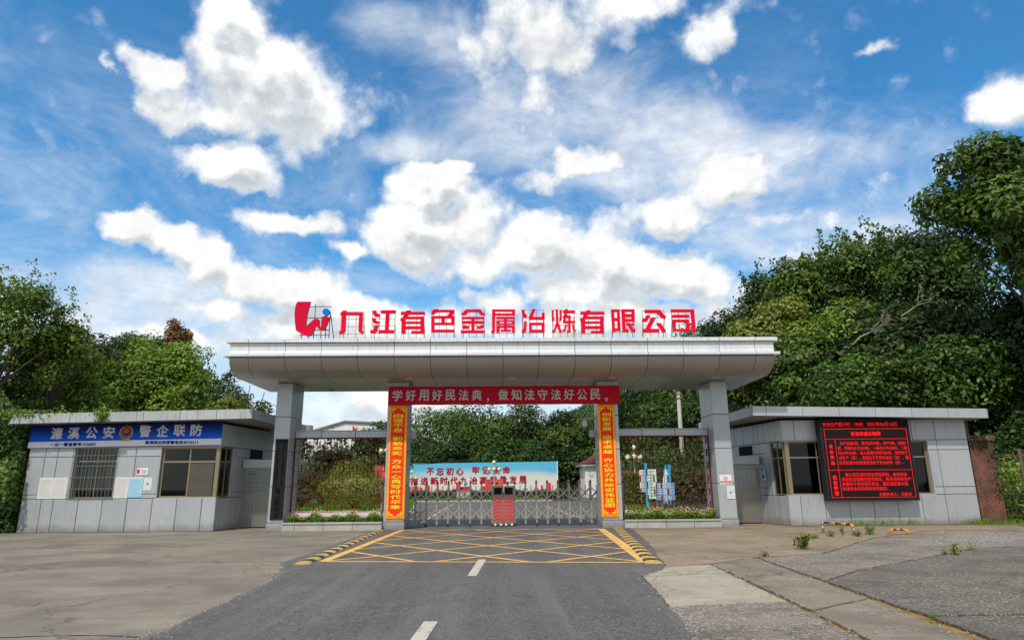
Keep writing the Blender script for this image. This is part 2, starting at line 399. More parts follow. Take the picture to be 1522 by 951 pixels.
M['turf'] = material('turf', (.10, .19, .025), .9, 0, .6, 2, .5, 30, 0, (.06, .13, .02))
def paint_mat(name, col, worn):
    m = bpy.data.materials.new(name); m.use_nodes = True
    T = NT(m.node_tree); b = T.n['Principled BSDF']
    p = T.add('ShaderNodeNewGeometry').outputs['Position']
    n = T.noise(p, 6, 8, .75)
    c = T.mix(T.ramp(n, .52, .66, 0, worn), col, (.10, .10, .10))
    T.l.new(c, b.inputs['Base Color']); b.inputs['Roughness'].default_value = .7
    return m
M['road_yellow'] = paint_mat('road_yellow', (.74, .43, .11), .8)
M['road_white'] = paint_mat('road_white', (.50, .46, .38), .6)

# ------------------------------------------------------------------ mesh helpers
class MB:
    def __init__(s): s.v = []; s.f = []; s.mi = []
    def poly(s, pts, i=0):
        k = len(s.v); s.v += [tuple(p) for p in pts]; s.f.append(list(range(k, k + len(pts)))); s.mi.append(i); return s
    def box(s, x0, y0, z0, x1, y1, z1, i=0):
        k = len(s.v)
        s.v += [(x0, y0, z0), (x1, y0, z0), (x1, y1, z0), (x0, y1, z0), (x0, y0, z1), (x1, y0, z1), (x1, y1, z1), (x0, y1, z1)]
        for q in ((0, 3, 2, 1), (4, 5, 6, 7), (0, 1, 5, 4), (1, 2, 6, 5), (2, 3, 7, 6), (3, 0, 4, 7)):
            s.f.append([k + j for j in q]); s.mi.append(i)
        return s
    def hexa(s, b, t, i=0):
        """b, t: four corners of bottom and top, same order, counterclockwise from above"""
        k = len(s.v); s.v += [tuple(p) for p in b] + [tuple(p) for p in t]
        for q in ((0, 3, 2, 1), (4, 5, 6, 7), (0, 1, 5, 4), (1, 2, 6, 5), (2, 3, 7, 6), (3, 0, 4, 7)):
            s.f.append([k + j for j in q]); s.mi.append(i)
        return s
    def tube(s, pts, rad, seg=6, i=0, cap=True):
        pts = [Vector(p) for p in pts]
        if not hasattr(rad, '__len__'): rad = [rad] * len(pts)
        k0 = len(s.v)
        for j, p in enumerate(pts):
            d = (pts[min(j + 1, len(pts) - 1)] - pts[max(j - 1, 0)]).normalized()
            a1 = d.cross(Vector((0, 0, 1))) if abs(d.z) < .9 else d.cross(Vector((1, 0, 0)))
            a1.normalize(); a2 = d.cross(a1)
            for q in range(seg):
                t = 2 * math.pi * q / seg
                s.v.append(tuple(p + (a1 * math.cos(t) + a2 * math.sin(t)) * rad[j]))
        for j in range(len(pts) - 1):
            for q in range(seg):
                q2 = (q + 1) % seg
                s.f.append([k0 + j * seg + q, k0 + j * seg + q2, k0 + (j + 1) * seg + q2, k0 + (j + 1) * seg + q]); s.mi.append(i)
        if cap:
            s.f.append([k0 + q for q in range(seg)][::-1]); s.mi.append(i)
            s.f.append([k0 + (len(pts) - 1) * seg + q for q in range(seg)]); s.mi.append(i)
        return s
    def ball(s, c, r, seg=10, rings=6, i=0, sz=1.0):
        k0 = len(s.v); c = Vector(c)
        for a_ in range(rings + 1):
            th = math.pi * a_ / rings
            for q in range(seg):
                ph = 2 * math.pi * q / seg
                s.v.append((c.x + r * math.sin(th) * math.cos(ph), c.y + r * math.sin(th) * math.sin(ph), c.z + r * sz * math.cos(th)))
        for a_ in range(rings):
            for q in range(seg):
                q2 = (q + 1) % seg
                s.f.append([k0 + a_ * seg + q, k0 + (a_ + 1) * seg + q, k0 + (a_ + 1) * seg + q2, k0 + a_ * seg + q2]); s.mi.append(i)
        return s
    def extrude(s, outline, depth, i=0, side=None):
        """outline: points of a flat face (any plane, seen counterclockwise from the front); depth: Vector to the back"""
        n = len(outline); k = len(s.v)
        s.v += [tuple(p) for p in outline] + [tuple(Vector(p) + depth) for p in outline]
        s.f.append([k + j for j in range(n)]); s.mi.append(i)
        s.f.append([k + n + j for j in range(n)][::-1]); s.mi.append(i)
        for j in range(n):
            j2 = (j + 1) % n
            s.f.append([k + j2, k + j, k + n + j, k + n + j2]); s.mi.append(i if side is None else side)
        return s
    def mesh(s, name, mats, smooth=False):
        me = bpy.data.meshes.new(name)
        me.from_pydata(s.v, [], s.f)
        for m in (mats if isinstance(mats, (list, tuple)) else [mats]): me.materials.append(M[m] if isinstance(m, str) else m)
        me.polygons.foreach_set('material_index', s.mi)
        if smooth: me.polygons.foreach_set('use_smooth', [True] * len(s.f))
        me.update()
        return me
    def obj(s, name, mats, parent=None, smooth=False):
        return link(name, s.mesh(name, mats, smooth), parent)

def link(name, data, parent=None, mat=None):
    o = bpy.data.objects.new(name, data); COL.objects.link(o)
    if parent is not None: o.parent = parent
    if mat is not None: o.matrix_local = mat
    return o
def thing(name, label, cat, loc=(0, 0, 0), group=None, rz=0.0):
    o = bpy.data.objects.new(name, None); COL.objects.link(o)
    o.empty_display_size = .2
    o.location = loc; o.rotation_euler = (0, 0, rz)
    return tag(o, label, cat, group)
def tag(o, label=None, cat=None, group=None, kind=None):
    if label: o['label'] = label
    if cat: o['category'] = cat
    if group: o['group'] = group
    if kind: o['kind'] = kind
    return o
def struct(o): o['kind'] = 'structure'; return o
def copy_tree(o, parent=None):
    c = o.copy(); COL.objects.link(c); c.parent = parent
    for ch in list(o.children): copy_tree(ch, c)
    return c

_pc = {}
def panel_mesh(w, h, t, mat, bev=.006):
    key = (round(w, 3), round(h, 3), round(t, 3), mat)
    if key not in _pc:
        b = bev
        m = MB()
        k = [(0, 0, 0), (w, 0, 0), (w, h, 0), (0, h, 0), (0, 0, t - b), (w, 0, t - b), (w, h, t - b), (0, h, t - b), (b, b, t), (w - b, b, t), (w - b, h - b, t), (b, h - b, t)]
        m.v = k
        m.f = [[0, 1, 5, 4], [1, 2, 6, 5], [2, 3, 7, 6], [3, 0, 4, 7], [4, 5, 9, 8], [5, 6, 10, 9], [6, 7, 11, 10], [7, 4, 8, 11], [8, 9, 10, 11]]
        m.mi = [0] * 9
        _pc[key] = m.mesh('panel', mat)
    return _pc[key]
def panels(parent, O, U, V, us, vs, mat='panel', t=.03, gap=.02, skip=(), name='panel'):
    """cladding panels on the plane O + u*U + v*V, thickness outward along U x V; skip: list of (u0,u1,v0,v1) openings"""
    O = Vector(O); U = Vector(U).normalized(); V = Vector(V).normalized(); N = U.cross(V)
    rot = Matrix((U, V, N)).transposed().to_4x4()
    for i in range(len(us) - 1):
        for j in range(len(vs) - 1):
            cu, cv = (us[i] + us[i + 1]) / 2, (vs[j] + vs[j + 1]) / 2
            if any(s_[0] < cu < s_[1] and s_[2] < cv < s_[3] for s_ in skip): continue
            w = us[i + 1] - us[i] - gap; h = vs[j + 1] - vs[j] - gap
            if w < .01 or h < .01: continue
            p = O + U * (us[i] + gap / 2) + V * (vs[j] + gap / 2)
            link(name, panel_mesh(w, h, t, mat), parent, Matrix.Translation(p) @ rot)
def steps(a, b, n): return [a + (b - a) * i / n for i in range(n + 1)]

_tg = {}
def text_geo(s, size, bold=0.0, wide=1.0, spacing=1.0, align='CENTER', res=2):
    """flat glyph mesh (x, y, small step of depth); bold lettering is the glyph laid over itself at small offsets, each copy a hair in front of the last"""
    key = (s, round(size, 4), round(spacing, 3), align)
    if key not in _tg:
        cu = bpy.data.curves.new('t', 'FONT'); cu.body = s; cu.size = size
        cu.align_x = align; cu.align_y = 'CENTER'; cu.resolution_u = res; cu.space_character = spacing; cu.fill_mode = 'FRONT'
        o = bpy.data.objects.new('t', cu); COL.objects.link(o)
        dg = bpy.context.evaluated_depsgraph_get()
        me = bpy.data.meshes.new_from_object(o.evaluated_get(dg))
        _tg[key] = ([(v.co.x, v.co.y) for v in me.vertices], [list(p.vertices) for p in me.polygons])
        bpy.data.objects.remove(o); bpy.data.curves.remove(cu); bpy.data.meshes.remove(me)
    v0_, f0_ = _tg[key]
    offs = [(0, 0)] if bold <= 0 else [(0, 0), (bold, 0), (-bold, 0), (0, bold), (0, -bold)]
    vs, fs = [], []
    for i_, (dx_, dy_) in enumerate(offs):
        k = len(vs)
        vs += [((x_ + dx_) * wide, y_ + dy_, -.0006 * i_) for x_, y_ in v0_]
        fs += [[k + j for j in f] for f in f0_]
    return vs, fs
def put_text(mb, s, x, z, Y, size, bold=0.0, wide=1.0, spacing=1.0, align='CENTER', i=0, tall=1.0, center=True, shear=0.0):
    """lettering on a plane facing the camera side (-Y), centred at x,z"""
    vs, fs = text_geo(s, size, bold, wide, spacing, align)
    if not vs: return
    if center:
        zs = [v[1] for v in vs]; cz = (min(zs) + max(zs)) / 2
        if len(s) == 1:
            xs = [v[0] for v in vs]; cx = (min(xs) + max(xs)) / 2
        else: cx = 0
    else: cx = cz = 0
    k = len(mb.v)
    mb.v += [(x + v[0] - cx + shear * (v[1] - cz), Y + v[2], z + (v[1] - cz) * tall) for v in vs]
    for f in fs: mb.f.append([k + j for j in f]); mb.mi.append(i)
def fit_char(par, mat, ch, x, z, Y, w, h, bold=0.0):
    """one printed character scaled to an exact width and height, a part of its own"""
    vs, fs = text_geo(ch, 1.0, bold, 1.0)
    xs = [v[0] for v in vs]; zs = [v[1] for v in vs]
    cx, cz = (min(xs) + max(xs)) / 2, (min(zs) + max(zs)) / 2
    sx = w / max(max(xs) - min(xs), .55 if ch not in '一' else .8); sz = h / max(max(zs) - min(zs), .7)
    mb = MB()
    mb.v = [((v[0] - cx) * sx, v[2], (v[1] - cz) * sz) for v in vs]
    mb.f = [list(f) for f in fs]; mb.mi = [0] * len(fs)
    o = mb.obj('character', mat, par); o.location = (x, Y, z)
    return o

# ------------------------------------------------------------------ terrain, road, pavement
def sstep(a, b, x):
    t = min(max((x - a) / (b - a), 0), 1); return t * t * (3 - 2 * t)
def terrain(x, y):
    """wooded bank right of and behind the right house, ivy bank left of the left house"""
    edge = 12.5 if y > 42 else (19.5 - (y - 30) * .55 if y > 30 else 19.5)
    d = x - max(edge, 12.5)
    z = 0.0
    if d > 0:
        if y > 30: z = 9.5 * sstep(0, 20, d) * sstep(29.5, 47, y) * (1 + .25 * sstep(20, 60, d))
        z = max(z, 7.0 * sstep(0, 12, x - 20.5) * sstep(16, 30, y))
    if y > 66: z = max(z, 0) * (1 - .0 * y)
    if y > 30.5 and y <= 62: z = max(z, 5.0 * sstep(31.5, 42, y) * sstep(9.0, 20, x) * sstep(33, 40, y))
    dl = -18.6 - x
    if dl > 0 and y > 5: z = max(z, 5.2 * sstep(0, 9, dl) * sstep(10, 24, y))
    if y > 33 and x < -.38 * y - 2: z = max(z, 3.5 * sstep(0, 12, -.38 * y - 2 - x) * sstep(34, 50, y))
    if y > 118: z = max(z, 12 * sstep(118, 170, y))
    return z
def grid_mesh(name, xs, ys, fz, mat, smooth=True):
    mb = MB(); nx = len(xs)
    mb.v = [(x, y, fz(x, y)) for y in ys for x in xs]
    mb.f = [[j * nx + i, j * nx + i + 1, (j + 1) * nx + i + 1, (j + 1) * nx + i] for j in range(len(ys) - 1) for i in range(nx - 1)]
    mb.mi = [0] * len(mb.f)
    return mb.obj(name, mat, smooth=smooth)
xs = [-1500, -600, -300, -150] + [x for x in range(-90, 91, 3)] + [150, 300, 600, 1500]
ys = [-600, -200, -60, -20] + [y for y in range(-6, 181, 3)] + [240, 400, 800, 2000]
g = grid_mesh('ground', xs, ys, lambda x, y: terrain(x, y) - .09 + (random.uniform(-.25, .25) if terrain(x, y) > 1 else 0), 'earth_green')
struct(g)
def hill_z(x, y):
    r = math.hypot((x - 95) / 105, (y - 380) / 90)
    r2 = math.hypot((x + 150) / 120, (y - 420) / 90)
    return max(52 * (1 - r * r), 26 * (1 - r2 * r2), -2) + 2.5 * math.sin(x * .11) * math.cos(y * .09)
hl = grid_mesh('hill', [x for x in range(-300, 260, 8)], [y for y in range(270, 520, 8)], hill_z, 'earth_green')
struct(hl)

def sheet(name, pts, z, mat, parent=None, thick=0.0):
    mb = MB()
    if thick > 0: mb.extrude([(p[0], p[1], z) for p in pts], Vector((0, 0, -thick)))
    else: mb.poly([(p[0], p[1], z) for p in pts])
    return mb.obj(name, mat, parent)
def ragged(pts, amp=.03, step=.25, seed=0):
    rnd = random.Random(seed); out = []
    for i in range(len(pts)):
        p = Vector(pts[i]).to_2d(); q = Vector(pts[(i + 1) % len(pts)]).to_2d()
        n = max(1, int((q - p).length / step)); d = (q - p)
        nrm = Vector((-d.y, d.x)).normalized()
        for k in range(n):
            a_ = 0 if k == 0 else rnd.uniform(-amp, amp)
            out.append(tuple(p + d * (k / n) + nrm * a_))
    return out
# road
road_l = [(-3.2, -12), (-3.5, 4), (-3.65, 7.4), (-3.82, 11.9), (-4.15, 13.2), (-4.5, 14.2), (-4.5, 24.9)]
road_r = [(4.6, 24.9), (4.6, 24.0), (3.9, 18.0), (3.15, 13.2), (2.95, 12.6), (2.4, 11.8), (1.93, 7.06), (1.5, 3), (.9, -12)]
yard = [(4.6, 24.9), (12, 27.4), (12.4, 66), (30, 68), (30, 92), (8, 92), (8, 68), (-.95, 68.2), (-8.3, 68.2), (-6.6, 52), (-5.0, 40), (-4.6, 34), (-4.5, 30), (-4.5, 24.9)]
jag = []
rnd = random.Random(5)
for i in range(len(road_l) - 1):
    p, q = Vector(road_l[i]), Vector(road_l[i + 1]); n = max(1, int((q - p).length / .22))
    for k in range(n):
        jag.append((p.x + (q.x - p.x) * k / n + rnd.uniform(-.05, .05) * (1.8 if 11 < p.y < 14 else .6), p.y + (q.y - p.y) * k / n))
jagr = []
for i in range(len(road_r) - 1):
    p, q = Vector(road_r[i]), Vector(road_r[i + 1]); n = max(1, int((q - p).length / .22))
    for k in range(n):
        jagr.append((p.x + (q.x - p.x) * k / n + rnd.uniform(-.05, .05) * .8, p.y + (q.y - p.y) * k / n))
road = struct(sheet('road', (jag + [road_l[-1]] + jagr + [road_r[-1]])[::-1], .006, 'asphalt', thick=.05))
yard_o = struct(sheet('yard_road', [(p[0], p[1]) for p in yard[::-1]][::-1], .0, 'asphalt', thick=.05))
yard_o.name = 'courtyard'
# threshold strip under the gate
# markings
mk = MB()
def strip(mb, p, q, w, z, i=0):
    p, q = Vector(p), Vector(q); d = (q - p).normalized(); n = Vector((-d.y, d.x)) * w / 2
    mb.poly([(p.x - n.x, p.y - n.y, z), (q.x - n.x, q.y - n.y, z), (q.x + n.x, q.y + n.y, z), (p.x + n.x, p.y + n.y, z)], i)
BL, TL, BR, TR = Vector((-3.70, 14.5)), Vector((-3.50, 24.5)), Vector((2.90, 13.75)), Vector((3.55, 24.25))
def bil(s_, t_): return (BL.lerp(BR, s_)).lerp(TL.lerp(TR, s_), t_)
strip(mk, BL, TL, .20, .010); strip(mk, BR, TR, .26, .0104)
strip(mk, BL, BR, .13, .0108); strip(mk, TL, TR, .13, .0112)
k_ = 0
for c0 in (-.52, -.26, 0.0, .26, .52, .78):      # first family: t = c0 + s*slope
    for fam in (0, 1):
        sl = .74
        # t = c0 + sl*s (rising right) ; fam 1 mirrored
        s0, s1 = 0.0, 1.0
        if c0 < 0: s0 = -c0 / sl
        if c0 + sl > 1: s1 = (1 - c0) / sl
        if s1 - s0 < .05: continue
        P, Q = (s0, c0 + sl * s0), (s1, c0 + sl * s1)
        if fam: P, Q = (1 - P[0], P[1]), (1 - Q[0], Q[1])
        k_ += 1
        strip(mk, bil(*P), bil(*Q), .12, .0115 + .0004 * k_)
ym = mk.obj('yellow_box_marking', 'road_yellow', road)
for k, (p, q) in enumerate((((-.50, 12.0), (-.39, 14.6)), ((-.87, 6.3), (-.80, 8.12)), ((-1.15, -.5), (-1.05, 2.0)))):
    mw = MB(); strip(mw, p, q, .16, .010); mw.obj('lane_dash', 'road_white', road)
mw = MB()
for (p, q) in (((-3.4, 29), (-4.2, 61)), ((3.9, 28.5), (3.35, 52))):
    n = 9
    for j in range(n):
        a_ = Vector(p).lerp(Vector(q), j / n); b_ = Vector(p).lerp(Vector(q), (j + .8) / n)
        strip(mw, a_, b_, .13, .006)
mw.obj('edge_line', 'road_white', yard_o)

# pavement: left apron, right slabs
pave = struct(sheet('pavement', [(-60, -12), (-3.0, -12), (-3.0, 4), (-3.4, 25.2), (-9.2, 27.2), (-40, 27.2), (-60, 20)], .0, 'apron', thick=.06))
pr = struct(sheet('pavement_bed', [(.7, -12), (60, -12), (60, 22), (19, 27.2), (9, 27.2), (4.0, 25.2), (2.6, 13), (1.3, 3)], -.035, 'moss', thick=.04))
SL = [('slab_light', [(2.36, 11.86), (3.0, 12.9), (4.05, 13.35), (3.96, 12.15), (2.5, 11.8)]),
      ('slab_light', [(2.42, 11.75), (3.93, 12.05), (3.76, 9.2), (2.15, 8.95)]),
      ('slab_rough', [(2.12, 8.88), (3.72, 9.1), (3.52, 6.2), (1.8, 6.0)]),
      ('slab_rough', [(1.76, 5.9), (3.48, 6.1), (3.2, 1.5), (1.2, 1.4)]),
      ('slab_mid', [(4.1, 13.4), (5.25, 14.5), (5.18, 12.3), (4.0, 11.5)]),
      ('slab_mid', [(3.98, 11.42), (5.12, 12.2), (4.92, 9.4), (3.83, 8.6)]),
      ('slab_mid', [(3.80, 8.52), (4.90, 9.3), (4.6, 6.6), (3.60, 6.3)]),
      ('slab_mid', [(3.57, 6.2), (4.57, 6.5), (4.2, 1.5), (3.28, 1.5)]),
      ('slab_rough', [(5.42, 14.45), (7.2, 15.2), (10.8, 19.5), (13.8, 21.8), (18.5, 22.4), (26, 22.8), (26, 19.2), (11.3, 16.25), (6.2, 12.2), (5.2, 11.1)]),
      ('slab_grey', [(5.17, 10.98), (6.22, 12.1), (11.35, 16.15), (26, 19.0), (26, 8), (5.0, 8.2)]),
      ('slab_grey', [(4.98, 8.1), (26, 7.9), (26, 1.5), (4.35, 1.5)]),
      ('slab_mid', [(1.1, 1.3), (26, 1.4), (26, -12), (.9, -12)]),
      ('walk', [(2.75, 12.75), (4.02, 13.45), (5.28, 14.58), (7.15, 15.32), (10.75, 19.62), (13.75, 21.95), (18.5, 22.6), (26, 23), (26, 23.5), (19, 27.2), (8, 27.2), (3.9, 25.1), (3.0, 18)])]
for i, (mt, pts) in enumerate(SL):
    a_ = sum(pts[k][0] * pts[(k + 1) % len(pts)][1] - pts[(k + 1) % len(pts)][0] * pts[k][1] for k in range(len(pts)))
    if a_ < 0: pts = pts[::-1]
    sheet('slab', ragged(pts, .022, .16, i), 0.0 + (-.004 if mt == 'walk' else random.uniform(-.002, .002)), mt, pr, thick=.03)
# left apron crack as a real groove of dirt
ck = MB(); prev = Vector((-9.0, 7.35)); rnd = random.Random(3)
while prev.x < -3.9:
    nx = Vector((prev.x + rnd.uniform(.08, .2), 7.55 + .10 * math.sin(prev.x * 2.3) + rnd.uniform(-.03, .03)))
    strip(ck, prev, nx, rnd.uniform(.012, .045), .003); prev = nx
ck.obj('crack', 'joint', pave)

# ------------------------------------------------------------------ gate portal
PY0 = 24.9        # front plane of the posts and house fronts
ZS = 5.37         # underside of the beam
portal = thing('gate_portal', 'large silver panelled gateway with curved beam on four posts across the road', 'gateway', (0, PY0, 0))
def part_empty(name, parent):
    o = bpy.data.objects.new(name, None); COL.objects.link(o); o.parent = parent; o.empty_display_size = .1
    return o
def local(parent_loc, p): return Vector(p) - Vector(parent_loc)
PL = Vector((0, PY0, 0))
def make_post(x0, x1, y1, toplevel_h, plinth=.27):
    core = MB().box(x0 + .03, PY0 + .03 - PY0, 0, x1 - .03, y1 - .03 - PY0, toplevel_h).obj('post', 'joint', portal)
    vs = [0.0, .27, 1.54, 2.81, 4.08, toplevel_h]
    w = x1 - x0; d = y1 - PY0
    panels(core, (x0, .03, 0), (1, 0, 0), (0, 0, 1), [0, w], vs)
    panels(core, (x1 - .03, 0, 0), (0, 1, 0), (0, 0, 1), [0, d * .5, d], vs)
    panels(core, (x0 + .03, d, 0), (0, -1, 0), (0, 0, 1), [0, d * .5, d], vs)
    panels(core, (x1, d - .03, 0), (-1, 0, 0), (0, 0, 1), [0, w], vs)
    # slightly wider plinth
    MB().box(x0 - .02, -.02, 0, x1 + .02, d + .02, .25).obj('plinth', 'panel', core)
    return core
make_post(-8.45, -7.87, 26.35, 5.36)
make_post(-4.26, -3.52, 26.25, 5.36)
make_post(3.74, 4.47, 26.25, 5.36)
make_post(8.05, 8.69, 26.35, 5.36)
# beam profile (y, z), front; joints along x
BX0, BX1 = -9.58, 9.86
jx = [BX0, -8.92, -7.63, -6.35, -5.06, -3.77, -2.48, -1.19, .10, 1.39, 2.68, 3.98, 5.29, 6.58, 7.88, 9.17, BX1]
beam = MB()
prof_in = [(23.02, 6.5), (23.02, 5.95), (23.10, 5.75), (23.36, 5.56), (23.82, 5.42), (27.4, 5.40), (27.4, 6.5)]
beam.extrude([(BX0 + .03, y - PY0, z) for y, z in prof_in][::-1], Vector((BX1 - BX0 - .06, 0, 0)))
bo = beam.obj('beam', 'joint', portal)
def profile_panel(parent, x0, x1, prof, mat, t=.03, name='panel'):
    """curved cladding sheet following prof [(y,z)...] between x0 and x1, thickness t inward"""
    mb = MB(); n = len(prof)
    nrm = []
    for j in range(n):
        p = Vector(prof[max(j - 1, 0)]); q = Vector(prof[min(j + 1, n - 1)]); d = (q - p).normalized(); nrm.append(Vector((-d.y, d.x)))
    for x in (x0, x1):
        for j in range(n): mb.v.append((x, prof[j][0] - PY0, prof[j][1]))
        for j in range(n): mb.v.append((x, prof[j][0] - PY0 + nrm[j].x * t, prof[j][1] + nrm[j].y * t))
    o_ = 2 * n
    for j in range(n - 1):
        mb.f.append([j, o_ + j, o_ + j + 1, j + 1]); mb.f.append([n + j, n + j + 1, o_ + n + j + 1, o_ + n + j])
        mb.f.append([j, j + 1, n + j + 1, n + j]); mb.f.append([o_ + j, o_ + n + j, o_ + n + j + 1, o_ + j + 1])
    mb.f.append([0, n, o_ + n, o_]); mb.f.append([n - 1, o_ + n - 1, o_ + 2 * n - 1, 2 * n - 1])
    mb.mi = [0] * len(mb.f)
    return mb.obj(name, mat, parent)
curve = [(22.985, 5.96), (22.99, 5.88), (23.02, 5.77), (23.09, 5.67), (23.20, 5.58), (23.38, 5.49), (23.58, 5.42), (23.80, 5.375)]
for i in range(len(jx) - 1):
    g_ = .009
    a_, b_ = jx[i] + g_, jx[i + 1] - g_
    profile_panel(bo, a_, b_, [(22.94, 6.47), (22.965, 6.36), (22.97, 6.22), (22.95, 6.11)], 'panel_lit')
    profile_panel(bo, a_ - (.0 if i else .12), b_ + (.12 if i == len(jx) - 2 else 0), [(22.86, 6.62), (22.86, 6.50), (22.93, 6.49)], 'panel_lit', name='cap_panel')
    profile_panel(bo, a_ - (.0 if i else .16), b_ + (.16 if i == len(jx) - 2 else 0), [(22.93, 6.10), (22.82, 6.085), (22.82, 6.0), (22.93, 5.985)], 'panel_lit', name='ledge_panel')
    profile_panel(bo, a_, b_, curve, 'panel_shaded', name='curved_panel')
    profile_panel(bo, a_, b_, [(23.82, 5.37), (25.3, 5.37)], 'panel_shaded', name='soffit_panel')
    profile_panel(bo, a_, b_, [(25.32, 5.37), (27.38, 5.37)], 'panel_shaded', name='soffit_panel')
    MB().box(a_, 22.88 - PY0, 6.60, b_, 27.45 - PY0, 6.63).obj('roof_panel', 'panel_lit', bo)
for xe, sgn in ((BX0, -1), (BX1, 1)):
    mb = MB()
    out = [(22.97, 6.6), (22.99, 5.96)] + curve[1:] + [(27.4, 5.37), (27.4, 6.6)]
    pts = [(xe, y - PY0, z) for y, z in out]
    if sgn > 0: pts = pts[::-1]
    mb.extrude(pts, Vector((-sgn * .02, 0, 0)))
    mb.obj('end_panel', 'panel_shaded', bo)
    MB().box(min(xe, xe + sgn * .12), 22.87 - PY0, 6.49, max(xe, xe + sgn * .12), 27.5 - PY0, 6.595).obj('end_cap', 'panel_lit', bo)
    MB().box(min(xe, xe + sgn * .16), 22.84 - PY0, 5.99, max(xe, xe + sgn * .16), 27.5 - PY0, 6.095).obj('end_ledge', 'panel_lit', bo)
# recessed downlights
for x in (-7.95, -3.35, 0.42, 4.15, 8.05):
    mb = MB(); mb.tube([(x, 24.1 - PY0, 5.372), (x, 24.1 - PY0, 5.35)], .13, 16)
    rg = mb.obj('downlight', 'white', bo)
    mb = MB(); mb.tube([(x, 24.1 - PY0, 5.352), (x, 24.1 - PY0, 5.345)], .085, 16); mb.obj('downlight', 'steel_dark', bo)
for x in (-6.9, 6.8, 0.45):
    MB().tube([(x, 26.8 - PY0, 5.372), (x, 26.8 - PY0, 5.33)], .12, 12).obj('downlight', 'steel_dark', bo)
# collars where inner posts meet the soffit
for x0, x1 in ((-4.30, -3.48), (3.70, 4.51)):
    MB().box(x0, -.04, 5.22, x1, 1.39, 5.355).obj('collar', 'panel', portal)
# lintels over the lattice screens
for x0, x1 in ((-7.86, -4.27), (4.48, 8.04)):
    lc = MB().box(x0, .68, 3.36, x1, 1.05, 3.57).obj('lintel', 'joint', portal)
    L_ = x1 - x0; n = 3
    panels(lc, (x0, .68, 3.335), (1, 0, 0), (0, 0, 1), [0] + [L_ * .28, L_ * .64] + [L_], [0, .255])
    panels(lc, (x0, .65, 3.59), (1, 0, 0), (0, 1, 0), [0, L_ * .28, L_ * .64, L_], [0, .4])
for x0, x1 in ((-3.51, -3.30), (3.52, 3.73)):
    MB().box(x0, 1.05, 3.33, x1, 1.35, 3.60).obj('bracket', 'panel', portal)

